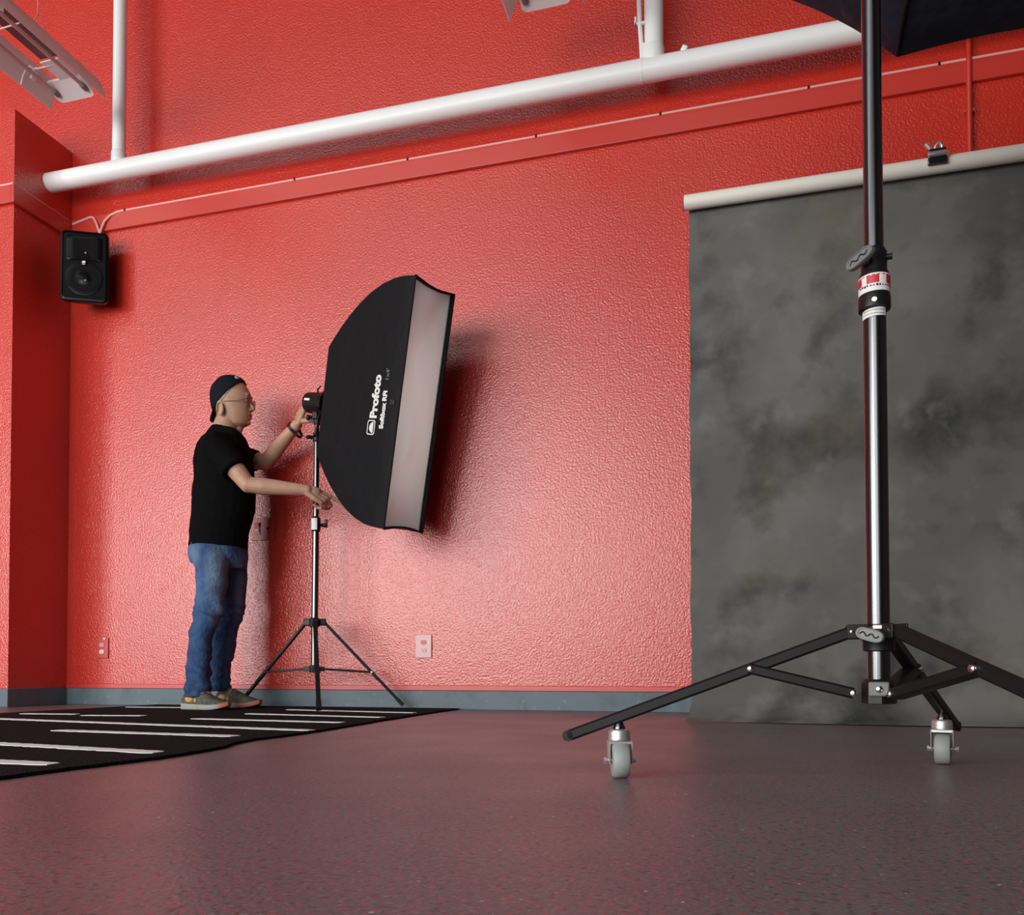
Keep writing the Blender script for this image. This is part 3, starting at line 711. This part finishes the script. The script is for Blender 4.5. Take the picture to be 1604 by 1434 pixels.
# printed wording on the near side panel, reading upwards
gw = Wf(.5)-Wf(.4); PT = (SN*.1 - Wd*gw).normalized(); PN = PT.cross(SU).normalized()
if PN.dot(Wd) > 0: PN = -PN
def panel(d, u, o=.0025): return Q(d*KD, -Wf(d*KD), u) + PN*o
def text(s, d, u, size, m, bold=0., parent=None, sx=1.):
    cu = bpy.data.curves.new('t', 'FONT'); cu.body = s; cu.size = size; cu.offset = bold; cu.extrude = .0006; cu.space_character = 1.0; cu.resolution_u = 3
    o = bpy.data.objects.new('t', cu); COL.objects.link(o); bpy.context.view_layer.update()
    me = bpy.data.meshes.new_from_object(o.evaluated_get(bpy.context.evaluated_depsgraph_get())); bpy.data.objects.remove(o)
    o = panel(d, u)
    for v_ in me.vertices:
        x, y, z = v_.co; v_.co = o + SU*(x*sx) - PT*y + PN*z
    me.materials.clear(); me.materials.append(m)
    ob = bpy.data.objects.new('lettering', me); COL.objects.link(ob); ob.parent = parent; return ob
tx = text('Profoto', .500, -.070, .070, M['white'], .0034, sh, .93); tx['label'] = 'white maker lettering'
text('Softbox RFi', .552, -.116, .041, M['white'], .0022, sh, .92)['label'] = 'white smaller lettering'
text("1x4'", .552, .107, .037, M['greyprint'], .0008, sh, .95)['label'] = 'grey size lettering'
b = MB()
def rr2(h, w, r, o, n=5):
    out = []
    for cx, cy, a0 in ((h/2-r, w/2-r, 0), (-h/2+r, w/2-r, 90), (-h/2+r, -w/2+r, 180), (h/2-r, -w/2+r, 270)):
        for i in range(n):
            a = RA(a0+90*i/(n-1)); out.append(panel(.474, -.113, o) + SU*(cx+r*math.cos(a)) + PT*(cy+r*math.sin(a)))
    return out
b.rings([rr2(.070, .058, .012, .002), rr2(.070, .058, .012, .0034), rr2(.060, .048, .009, .0034), rr2(.060, .048, .009, .002)], False, False)
dm = [panel(.488, -.113, .002) + SU*(.026*math.cos(a)) - PT*(.030*math.sin(a)) for a in [PI*i/14 for i in range(15)]]
b.rings([dm, [p+PN*.0014 for p in dm]]); b.build('logo', M['white'], sh, label='white dome logo in a rounded frame')
# fill lamp added inside the strip softbox to brighten its diffuser from behind
ld = bpy.data.lights.new('diffuser_fill', 'AREA'); ld.shape = 'RECTANGLE'; ld.size = .16; ld.size_y = .95; ld.energy = 24; ld.color = (1, .97, .95)
lo = bpy.data.objects.new('diffuser_fill', ld); COL.objects.link(lo)
lo.matrix_world = Matrix.Translation(SO + SN*.30) @ Matrix((Wd, SU, -SN)).transposed().to_4x4() if Wd.cross(SU).dot(-SN) > 0 else Matrix.Translation(SO + SN*.30) @ Matrix((-Wd, SU, -SN)).transposed().to_4x4()
# ------------------------------------------------------------------ the man
MO = V((-2.689, 3.834, .0100)); MRZ = RA(35.06)
def PXZ(px, py, y=0.): return V(((px-345)/313, y, (1112-py)/296))
def remesh(mb, name, mat_, voxel, smooth=2, parent=None, fac=.5, disp=None):
    o = mb.build(name+'_src', None)
    m = o.modifiers.new('r', 'REMESH'); m.mode = 'VOXEL'; m.voxel_size = voxel; m.adaptivity = 0
    if smooth: s = o.modifiers.new('s', 'SMOOTH'); s.iterations = smooth; s.factor = fac
    bpy.context.view_layer.update()
    me = bpy.data.meshes.new_from_object(o.evaluated_get(bpy.context.evaluated_depsgraph_get()))
    bpy.data.objects.remove(o)
    if disp:
        me.update(); ns = [v.normal.copy() for v in me.vertices]
        for v, n in zip(me.vertices, ns): v.co = v.co + n*disp(v.co)
    me.materials.clear(); me.materials.append(mat_); me.name = name
    for p in me.polygons: p.use_smooth = True
    ob = bpy.data.objects.new(name, me); COL.objects.link(ob)
    if parent: ob.parent = parent
    return ob
def ering(px0, px1, py, hw, y=0., n=28, sq=2.0, tilt=0., y2=None):
    """horizontal ring between two picture columns px0..px1 at height py"""
    a = PXZ(px0, py); c = PXZ(px1, py); cx = (a.x+c.x)/2; rx = (c.x-a.x)/2; out = []
    for i in range(n):
        q = 2*PI*i/n; ca, sa = math.cos(q), math.sin(q); e = 2/sq
        out.append(V((cx + rx*math.copysign(abs(ca)**e, ca), y + hw*math.copysign(abs(sa)**e, sa), a.z + tilt*ca)))
    return out

# head -------------------------------------------------
HC = PXZ(357, 640); HT = RA(-14)          # the face is turned a little towards the camera
def turn(p):
    q = V(p) - HC; return HC + V((q.x*math.cos(HT)-q.y*math.sin(HT), q.x*math.sin(HT)+q.y*math.cos(HT), q.z))
HR = [(589, 366, 359, .018), (592, 373, 345, .045), (597, 379.5, 337.5, .060), (604, 384.5, 332, .069), (611, 388.5, 329.3, .0745), (617, 390.8, 328.6, .077), (623, 390.4, 328.8, .078),
      (629, 389.6, 329.4, .0775), (635, 389.2, 330.5, .0765), (641, 389, 332, .075), (646, 389.6, 334, .072), (650, 389.4, 335.5, .070), (655, 389, 338, .066), (660, 388.5, 343, .058), (664, 386, 350, .048), (667, 378, 354, .030)]
def headring(py, f, bk, hw, off=0., n=36):
    a = PXZ(bk, py); c = PXZ(f, py); cx = (a.x+c.x)/2; rx = (c.x-a.x)/2/.975+off; out = []
    for i in range(n):
        q = 2*PI*i/n; ca, sa = math.cos(q), math.sin(q)
        w = hw*(1 - .20*max(0, ca)**1.2 - .04*max(0, -ca)) + off
        e = .88 if py > 612 else .95
        out.append(V((cx + rx*math.copysign(abs(ca)**.82, ca), w*math.copysign(abs(sa)**(e-.08), sa), a.z)))
    return out
hb = MB()
hb.rings([headring(*r) for r in HR][::-1])
P = PXZ
# brow, cheekbones, nose, lips, chin
for s in (-1, 1):
    hb.ell(P(387.5, 618.5, s*.026), (.012, .022, .008)); hb.ell(P(381, 636, s*.030), (.022, .018, .020)); hb.ell(P(382, 652, s*.024), (.020, .016, .022))
    hb.ell(P(391, 640.3, s*.011), (.010, .0085, .008))
hb.tube([P(389.5, 622), P(391.6, 628), P(393.8, 634), P(395.0, 637.8), P(392.2, 641.2)], [.0085, .0095, .0115, .0120, .0100], 12)
hb.tube([P(390, 647, -.022), P(391.6, 646.8, -.008), P(391.6, 646.8, .008), P(390, 647, .022)], [.003, .0058, .0058, .003], 8)
hb.tube([P(389.5, 652.4, -.020), P(391, 652.5, -.007), P(391, 652.5, .007), P(389.5, 652.4, .020)], [.003, .006, .006, .003], 8)
hb.ell(P(386.4, 660, 0), (.016, .022, .014))
# ears
def ear(s):
    Me = Matrix.Rotation(s*RA(18), 3, 'Z'); dy = 6.5 if s < 0 else -6
    hb.ell(P(348, 640.5+dy, s*.081), (.021, .008, .034), Me)
    pts = [P(347+6.0*math.cos(a)*.8, 638.5+dy+9*-math.sin(a), s*.089) for a in [RA(-60+i*20) for i in range(15)]]
    hb.tube(pts, .0042, 8); hb.ell(P(349, 647.5+dy, s*.083), (.008, .005, .009))
ear(-1); ear(1)
hb.v = [turn(p) for p in hb.v]
body = MB(); body.add(hb.v, hb.f)
body.tube([P(343, 700), P(346, 682), P(350, 668), P(354, 652)], [.085, .068, .063, .058], 24)
body.cap(P(372, 664), P(366, 676), .026, .030)
# torso inside the shirt
TR = [(672, 335, 369, .065), (682, 322, 379, .12), (690, 312, 385, .165), (702, 304.5, 390, .185), (725, 300.5, 395.5, .18), (750, 300, 398, .170), (775, 299, 399, .165), (800, 297, 399, .168), (820, 295.5, 393, .170), (840, 294, 388.5, .170), (863, 293.5, 387, .172)]
def shrink(r, k): 
    c = sum(r, V())/len(r); return [c+V(((p.x-c.x)*k, (p.y-c.y)*k, p.z-c.z)) for p in r]
body.rings([shrink(ering(f0, f1, py, w, sq=2.3), .88) for py, f0, f1, w in TR])
# joints
SHn, SHf = P(334, 708, -.165), P(364, 702, .17)
ELn, WRn = P(384, 774.5, -.27), P(474, 781, -.34)
ELf, WRf = P(416, 714, .08), P(463.5, 663, -.115)
def limb(mb, pts, rad): mb.tube(pts, rad, 16)
def mid(a, c, t): return a+(c-a)*t
limb(body, [SHn, mid(SHn, ELn, .35), mid(SHn, ELn, .7), ELn], [.062, .054, .048, .041]); body.ell(ELn, (.041, .041, .041))
limb(body, [ELn, mid(ELn, WRn, .25), mid(ELn, WRn, .6), WRn], [.040, .0435, .036, .0285]); body.ell(WRn, (.028, .03, .027))
limb(body, [SHf, mid(SHf, ELf, .4), mid(SHf, ELf, .75), ELf], [.062, .054, .048, .041]); body.ell(ELf, (.041, .041, .041))
limb(body, [ELf, mid(ELf, WRf, .25), mid(ELf, WRf, .6), WRf], [.040, .043, .036, .028]); body.ell(WRf, (.028, .028, .028))
def hand(mb, wr, d, n, curls, spread, thumb, sgn, sc=1.):
    """d: finger direction, n: back-of-hand normal, sgn: +1/-1 puts the thumb on +/- (n x d)"""
    d = V(d).normalized(); n = V(n); n = (n - d*n.dot(d)).normalized(); s = n.cross(d)*sgn
    offs = [.030, .010, -.010, -.029]; kn = [.088, .094, .089, .080]; ln = [(.042, .026, .022), (.046, .030, .023), (.042, .028, .022), (.034, .021, .019)]
    res = {}
    for i in range(4):
        k = wr + d*(kn[i]*sc) + s*(offs[i]*sc) + n*.002*(1-abs(i-1.3))
        mb.tube([wr + s*(offs[i]*.55) , wr + d*(.045*sc) + s*(offs[i]*.85*sc), k], [.0165, .0155, .0118], 10)
        a = 0; p = k; fd = (d + s*spread[i]).normalized(); pts = [p]
        for j in range(3):
            a += RA(curls[i][j]); dd = fd*math.cos(a) - n*math.sin(a); p = p + dd*(ln[i][j]*sc); pts.append(p)
        mb.tube(pts, [.0098, .0090, .0082, .0070], 10); mb.ell(pts[-1], (.0070,)*3, None, 10, 6); mb.ell(pts[0], (.0105,)*3, None, 10, 6)
        res[i] = pts
    tb = wr + d*.022*sc + s*.022*sc - n*.006; p = tb; pts = [tb]
    for dv, L_ in zip(thumb, (.046, .034, .027)):
        dd = (d*dv[0] + s*dv[1] + n*dv[2]).normalized(); p = p + dd*(L_*sc); pts.append(p)
    mb.tube(pts, [.0155, .0125, .0108, .0085], 10); mb.ell(pts[-1], (.0085,)*3, None, 10, 6)
    return res
# near (right) hand points on past the stand, palm down, thumb on the far side
hn = hand(body, WRn, (.905, .02, -.40), (.16, -.86, .48), [(2, 4, 3), (44, 60, 36), (62, 74, 44), (70, 80, 50)], [.0, 0, -.02, -.05], [(.75, .30, -.60), (.92, .0, -.45), (.95, -.1, -.35)], +1, 1.12)
body.ell(WRn+V((.03, .0, -.006)), (.040, .020, .030))
# far (left) hand closes over the back of the strobe
hf = hand(body, WRf, (.30, -.26, .92), (-.88, -.30, .25), [(14, 34, 26), (10, 36, 28), (12, 38, 30), (18, 42, 30)], [.06, .0, -.04, -.1], [(.35, .75, -.55), (.45, .35, -.85), (.4, -.05, -.95)], -1)
# legs inside the jeans
HPn, HPf = P(332, 868, -.085), P(355, 866, .09)
KNn, KNf = P(321, 962, -.12), P(354, 960, .10)
ANn, ANf = P(310, 1080, -.125), P(346, 1078, .09)
body.ell(P(340, 855), (.125, .155, .09))
for a, k_, c in ((HPn, KNn, ANn), (HPf, KNf, ANf)):
    limb(body, [a, mid(a, k_, .5), k_, mid(k_, c, .3), mid(k_, c, .7), c], [.060, .050, .042, .040, .034, .034]); body.cap(c, c+V((.05, -.03, -.05)), .036, .03)
PERSON = remesh(body, 'person', M['skin'], .0034, 2)
PERSON.location = MO; PERSON.rotation_euler = (0, 0, MRZ)
tag(PERSON, 'man in black t-shirt, jeans and backward cap adjusting the strip softbox', 'person')

# shirt ------------------------------------------------
sb = MB(); sb.rings([ering(f0, f1, py, w, sq=2.3) for py, f0, f1, w in TR])
sb.tube([P(344, 690), P(349, 672)], [.088, .071], 24)
sb.cap(P(330, 709, -.10), P(334, 711, -.155), .052, .068); sb.cap(P(350, 700, .10), P(366, 700, .155), .060, .068)
def sleeve(a, c, t, r0, r1, extra=0.):
    e = mid(a, c, t); sb.tube([a - (c-a)*.1, a, mid(a, c, t*.55), e], [r0*.8, r0, (r0+r1)/2, r1], 20)
sleeve(P(333, 707, -.16), ELn+V((-.01, 0, 0)), .66, .076, .070)
sleeve(P(366, 701, .165), ELf+V((0, 0, .0)), .72, .070, .057)
def shirt_fold(p):
    k = noise.noise(V((p.x*7, p.y*9, p.z*11)))*.006 + noise.noise(V((p.x*16+3, p.y*16, p.z*24)))*.003
    return k
SHIRT = remesh(sb, 't_shirt', M['shirt'], .0055, 3, PERSON, disp=shirt_fold)
SHIRT['label'] = 'black crew-neck t-shirt'

# jeans ------------------------------------------------
jb = MB()
jb.rings([ering(296, 385, 838, .155), ering(293, 386.5, 850, .165), ering(293, 387, 862, .165), ering(296, 387, 880, .15), ering(305, 386, 893, .10)])
NL = [(862, 294, 360, .088), (880, 296.5, 359.5, .092), (897, 304, 357.5, .095), (920, 306, 355.5, .09), (940, 306.5, 354, .084), (962, 303, 351, .078), (978, 300, 342, .074), (992, 297, 336, .073), (1015, 294, 332.5, .072), (1040, 294, 331.5, .072), (1064, 293.5, 331, .072), (1082, 291.5, 331.5, .074), (1093, 291, 326, .072)]
FL = [(862, 322, 387.5, .085), (890, 325, 388, .09), (920, 326, 386, .088), (945, 325, 385, .084), (962, 322, 385, .080), (975, 320, 379, .078), (995, 317, 372.5, .076), (1020, 316, 367, .074), (1050, 318, 362, .072), (1072, 320, 363.5, .073), (1086, 322, 361, .072)]
jb.rings([ering(a, c, py, w, y=-.085-.04*(py-862)/220, n=24) for py, a, c, w in NL])
jb.rings([ering(a, c, py, w, y=.09-.0*(py-862)/220, n=24) for py, a, c, w in FL])
# back pocket bulge
jb.ell(P(299, 873, -.06), (.022, .05, .055))
def denim_fold(p):
    k = noise.noise(V((p.x*9, p.y*9, p.z*13)))*.006
    low = max(0, min(1, (.42-p.z)/.35)); kn = max(0, 1-abs(p.z-.5)/.12)
    return k*1.8 + (low*.018+kn*.016)*noise.noise(V((p.x*10+4, p.y*10, p.z*34+p.x*14)))
JEANS = remesh(jb, 'jeans', M['denim'], .0055, 2, PERSON, disp=denim_fold)
JEANS['label'] = 'faded blue jeans'
bmc = MB(); bmc.tube([P(300, 858, -.11), P(297, 875, -.10), P(300, 890, -.09)], .003, 6); bmc.build('pocket_seam', M['denim'], JEANS)

# cap --------------------------------------------------
import bmesh
def clipped(mb, planes, name, mat_, thick, parent):
    me = bpy.data.meshes.new(name); me.from_pydata([tuple(p) for p in mb.v], [], mb.f)
    bm = bmesh.new(); bm.from_mesh(me)
    bmesh.ops.recalc_face_normals(bm, faces=bm.faces[:])
    for co, no in planes:       # keeps the side the normal points away from
        bmesh.ops.bisect_plane(bm, geom=bm.verts[:]+bm.edges[:]+bm.faces[:], plane_co=co, plane_no=no, clear_outer=True)
    bm.to_mesh(me); bm.free()
    for p in me.polygons: p.use_smooth = True
    me.materials.append(mat_); o = bpy.data.objects.new(name, me); COL.objects.link(o); o.parent = parent
    if thick:
        m = o.modifiers.new('s', 'SOLIDIFY'); m.thickness = thick; m.offset = 1
    m = o.modifiers.new('sub', 'SUBSURF'); m.levels = 1; m.render_levels = 1
    return o
HRD = []
for k in range(len(HR)-1):
    for q in (0, .5): HRD.append(tuple(HR[k][i]*(1-q)+HR[k+1][i]*q for i in range(4)))
HRD.append(HR[-1])
e0, e1 = P(380.5, 596.5), P(334.5, 640.5)
ed = (e0-e1).normalized(); pn = V((ed.z, 0, -ed.x))         # points down-forward: the bare side
def hoff(off): 
    mb = MB(); rr = [headring(*r, off) for r in HRD]
    topc = sum(rr[0], V())/len(rr[0]) + V((0, 0, off))
    mb.rings([[topc + (p-topc)*.02 for p in rr[0]]] + [[p + V((0, 0, off*.8 if k < 4 else 0)) for p in r] for k, r in enumerate(rr)])
    mb.v = [turn(p) for p in mb.v]; return mb
def tdir(v): return V((v.x*math.cos(HT)-v.y*math.sin(HT), v.x*math.sin(HT)+v.y*math.cos(HT), v.z))
CAP = clipped(hoff(.0075), [(turn(e0), tdir(pn))], 'cap', M['cap'], .003, PERSON); CAP['label'] = 'dark baseball cap worn backward'
# bill, turned to the back of the neck
b = MB(); rs = []
for i in range(9):
    q = i/8; w = .078*math.sqrt(max(.02, 1-(q*.97)**2.4)); c0 = P(333.5, 637)+ (P(326.5, 659)-P(333.5, 637))*q
    row = []
    for j in range(11):
        y = w*(j/5-1); row.append(c0 + V((.022*(y/.078)**2, y, .006*(y/.078)**2)))
    rs.append(row + [p+V((-.004, 0, -.001)) for p in row[::-1]])
b.rings(rs); b.v = [turn(p) for p in b.v]; b.build('bill', M['cap'], CAP)
b = MB(); pts = []
for k in range(12):
    pass
# strap opening of the cap over the forehead, scalp showing
b = MB(); rs = []
for j in range(7):
    q = j/6; cpt = P(369+8.5*q, 592.2+3.0*q); 
    rs.append([cpt + V((.004*math.sin(PI*i/8), -.046*math.cos(PI*i/8)*(1-.15*q), .010*math.sin(PI*i/8)-.004)) for i in range(9)])
b2 = MB(); b2.ell(P(370.5, 594.0, -.026), (.019, .034, .0165), Matrix.Rotation(RA(30), 3, 'Y')); b2.v = [turn(p) for p in b2.v]; b2.build('strap_opening', M['hair'], CAP, label='grey hair showing through the strap opening')
b = MB(); b.tube([turn(P(381.2, 597.0, s)) for s in (-.03, -.015, 0, .015, .03)], .004, 8); b.build('strap', M['cap'], CAP)
# short grey hair below the cap
HAIR = clipped(hoff(.0032), [(turn(e0+pn*-.002), tdir(-pn)), (turn(P(359.5, 619)), tdir(V((.80, 0, -.60)).normalized())), (turn(P(333, 655)), tdir(V((0, 0, -1))))], 'hair', M['hair'], 0, PERSON); HAIR['label'] = 'short grey hair'
# face details
for s in (-1, 1):
    e = turn(P(384.4, 627, s*.031))
    b = MB(); b.ell(e, (.0125, .0125, .0115)); ey = b.build('eye', M['eye_white'], PERSON)
    b = MB(); fw = tdir(V((1, 0, 0))); b.cyl(e+fw*.0095, e+fw*.0132, .0060, .0045, 14); b.build('iris', M['iris'], ey)
    b = MB(); b.tube([turn(P(386.2, 623.6, s*.046)), turn(P(388.8, 622.6, s*.034)), turn(P(389.6, 623.6, s*.02))], [.003, .0042, .003], 8); b.build('eyelid', M['skin'], PERSON)
    b = MB(); b.tube([turn(P(386.0, 616.6, s*.048)), turn(P(389.6, 615.6, s*.036)), turn(P(391.6, 617.6, s*.018))], [.002, .0038, .003], 8); b.build('eyebrow', M['hair'], PERSON)
b = MB(); b.tube([turn(P(389.2, 649.8, -.021)), turn(P(391.7, 649.4, -.008)), turn(P(391.9, 649.4, .008)), turn(P(389.2, 649.8, .021))], [.002, .004, .004, .002], 8); b.build('mouth', M['lip'], PERSON)
# wire glasses
b = MB()
for s in (-1, 1):
    c = P(395.5, 628.5, s*.034); pts = []
    for i in range(25):
        a = 2*PI*i/24; ca, sa = math.cos(a), math.sin(a)
        pts.append(turn(c + V((.004*-abs(ca), .024*math.copysign(abs(ca)**.7, ca), .0185*math.copysign(abs(sa)**.75, sa)))))
    b.tube(pts, .0011, 6)
    b.tube([turn(P(394, 625, s*.058)), turn(P(389, 625.5-s*3, s*.068)), turn(P(372, 627.5-s*5, s*.078)), turn(P(352, 629-s*5, s*.084)), turn(P(347, 634-s*5, s*.088))], .0012, 6)
b.tube([turn(P(396, 626, -.011)), turn(P(397, 624.6, 0)), turn(P(396, 626, .011))], .0011, 6)
GL = b.build('glasses', M['wire'], PERSON, label='thin wire-rimmed glasses')
for s in (-1, 1):
    c = P(395.5, 628.5, s*.034); rs = []
    for o in (0, .0015):
        rs.append([turn(c + V((o-.004*abs(math.cos(a)), .0235*math.copysign(abs(math.cos(a))**.7, math.cos(a)), .018*math.copysign(abs(math.sin(a))**.75, math.sin(a))))) for a in [2*PI*i/24 for i in range(24)]])
    b = MB(); b.rings(rs); b.build('lens', M['lens'], GL)
# wristband and ring
d = (WRf-ELf).normalized(); c = WRf - d*.030
b = MB(); u, w = b.frame(d); rs = []
for i in range(28):
    a = 2*PI*i/28; e = u*math.cos(a)+w*math.sin(a); k = .0345 + (.030*max(0, e.dot(V((.62, -.3, -.72))))**6)
    rs.append([c+e*k-d*.008, c+e*(k+.0035)-d*.008, c+e*(k+.0035)+d*.008, c+e*k+d*.008])
b.rings(rs+[rs[0]], False, False); b.build('wristband', M['wristband'], PERSON, label='loose black rubber wristband')
p0, p1 = hn[0][0], hn[0][1]; d = (p1-p0).normalized(); c = mid(p0, p1, .40)
b = MB(); u, w = b.frame(d); b.tube([c+(u*math.cos(a)+w*math.sin(a))*.0103 for a in [2*PI*i/20 for i in range(21)]], .0032, 8); b.build('ring', M['gold'], PERSON)

# shoes ------------------------------------------------
def shoe(px, ny, ang, z=.0):
    o0 = V(((px-345)/313, ny, -.0)); L_ = .278; u = V((math.cos(ang), math.sin(ang), 0)); s = V((-u.y, u.x, 0))
    at_ = lambda q, w, z_: o0 + u*(q*L_) + s*w + V((0, 0, z_))
    st = [(0, .026, .0), (.05, .032, 0), (.2, .036, 0), (.38, .036, 0), (.55, .044, 0), (.72, .049, .002), (.86, .043, .008), (.95, .030, .016), (1.0, .014, .022)]
    b = MB()
    def sec(q, w, zb, zt, kt): return [at_(q, w*x, z_) for x, z_ in ((-.92, zb), (-1, zb+.006), (-1*kt, zt), (-.6*kt, zt+.002), (.6*kt, zt+.002), (1*kt, zt), (1, zb+.006), (.92, zb))]
    b.rings([sec(q, w, zb, zb+.030-.010*q, 1.0) for q, w, zb in st]); sl = b.build('sole', M['sole'], PERSON, label='pale sole with orange patches')
    b = MB(); b.rings([sec(q, w*.96, zb, zb+.007, 1.0) for q, w, zb in [(.05, .03, -.0005), (.2, .036, -.0005), (.38, .036, -.0005), (.55, .044, -.0005), (.72, .048, .001), (.86, .042, .007), (.97, .024, .016)]]); b.build('outsole', M['orange'], sl)
    b = MB()
    up = [(.0, .024, .062, .55), (.03, .029, .078, .6), (.10, .032, .092, .62), (.22, .034, .094, .62), (.34, .035, .100, .55), (.44, .038, .090, .55), (.56, .042, .076, .6), (.68, .046, .062, .65), (.80, .044, .052, .7), (.90, .036, .044, .7), (.97, .022, .038, .7), (.995, .010, .034, .7)]
    def us(q, w, zt, k):
        zb = .018 if q < .7 else .018+.012*(q-.7)/.3; out = []
        for i in range(14):
            a = PI*i/13; out.append(at_(q, -w*math.copysign(abs(math.cos(a))**.7, math.cos(a)), zb + (zt-zb)*abs(math.sin(a))**.6))
        return out + [at_(q, w*.9*(1-i/2), zb-.002) for i in range(3)]
    b.rings([us(*r) for r in up]); ur = b.build('shoe', M['shoe'], PERSON, ang=70, label='olive grey trail shoe'); sl.parent = ur
    for q in (.40, .46, .52, .58):
        zt = .094-(q-.40)*.19
        b = MB(); b.tube([at_(q-.03, -.034, zt-.022), at_(q-.01, -.022, zt+.001), at_(q+.01, .0, zt+.006), at_(q+.0, .022, zt+.001), at_(q-.02, .034, zt-.022)], .0026, 6); b.build('lace', M['lace'], ur)
    b = MB(); b.ell(at_(.20, -.0335, .052), (.024, .006, .017), Matrix.Rotation(ang, 3, 'Z')); b.ell(at_(.34, -.0345, .046), (.008, .005, .012), Matrix.Rotation(ang, 3, 'Z')); b.build('overlay', M['yellow'], ur)
    b = MB(); b.ell(at_(.965, 0, .030), (.010, .016, .012), Matrix.Rotation(ang, 3, 'Z')); b.build('toe_guard', M['orange'], ur)
    b = MB(); b.ell(at_(.03, 0, .032), (.016, .028, .018), Matrix.Rotation(ang, 3, 'Z')); b.build('heel_guard', M['lace'], ur)
shoe(290.5, -.095, RA(-38)); shoe(340, .105, RA(-38))
# ------------------------------------------------------------------ daylight through the windows
def daylight(i, x0, x1, z0, z1, W_):
    ld = bpy.data.lights.new('daylight_%d' % i, 'AREA'); ld.shape = 'RECTANGLE'; ld.size = x1-x0-.1; ld.size_y = z1-z0-.1
    ld.energy = W_*(x1-x0)*(z1-z0); ld.color = (1.0, .97, .95)
    o = bpy.data.objects.new('daylight_%d' % i, ld); COL.objects.link(o); o.location = ((x0+x1)/2, FY+.02, (z0+z1)/2); o.rotation_euler = (PI/2, 0, 0)
k = 0
for x0, x1 in WIN:
    for r, (z0, z1) in enumerate(ROWS):
        k += 1; daylight(k, x0, x1, z0, z1, ((42, 25, 36, 12), (14, 9, 8, 3))[r][WIN.index((x0, x1))])
w = bpy.data.worlds.new('World'); SC.world = w; w.use_nodes = True
w.node_tree.nodes['Background'].inputs[0].default_value = (.8, .9, 1, 1); w.node_tree.nodes['Background'].inputs[1].default_value = .5

# ------------------------------------------------------------------ camera: low on the floor
cd = bpy.data.cameras.new('camera'); cd.sensor_fit = 'HORIZONTAL'; cd.sensor_width = 36; cd.lens = 36*1304/1604
cd.shift_y = (1022.685-717)/1604; cd.clip_start = .05
cam = bpy.data.objects.new('camera', cd); COL.objects.link(cam); cam.location = (0, 0, .21)
cam.rotation_euler = (RA(91.2), 0, RA(15.75)); SC.camera = cam
SC.view_settings.view_transform = 'Standard'; SC.view_settings.look = 'None'; SC.view_settings.gamma = 1; SC.view_settings.use_curve_mapping = False
SC.view_settings.exposure = -0.24
SC.cycles.use_denoising = True
SC.cycles.max_bounces = 8
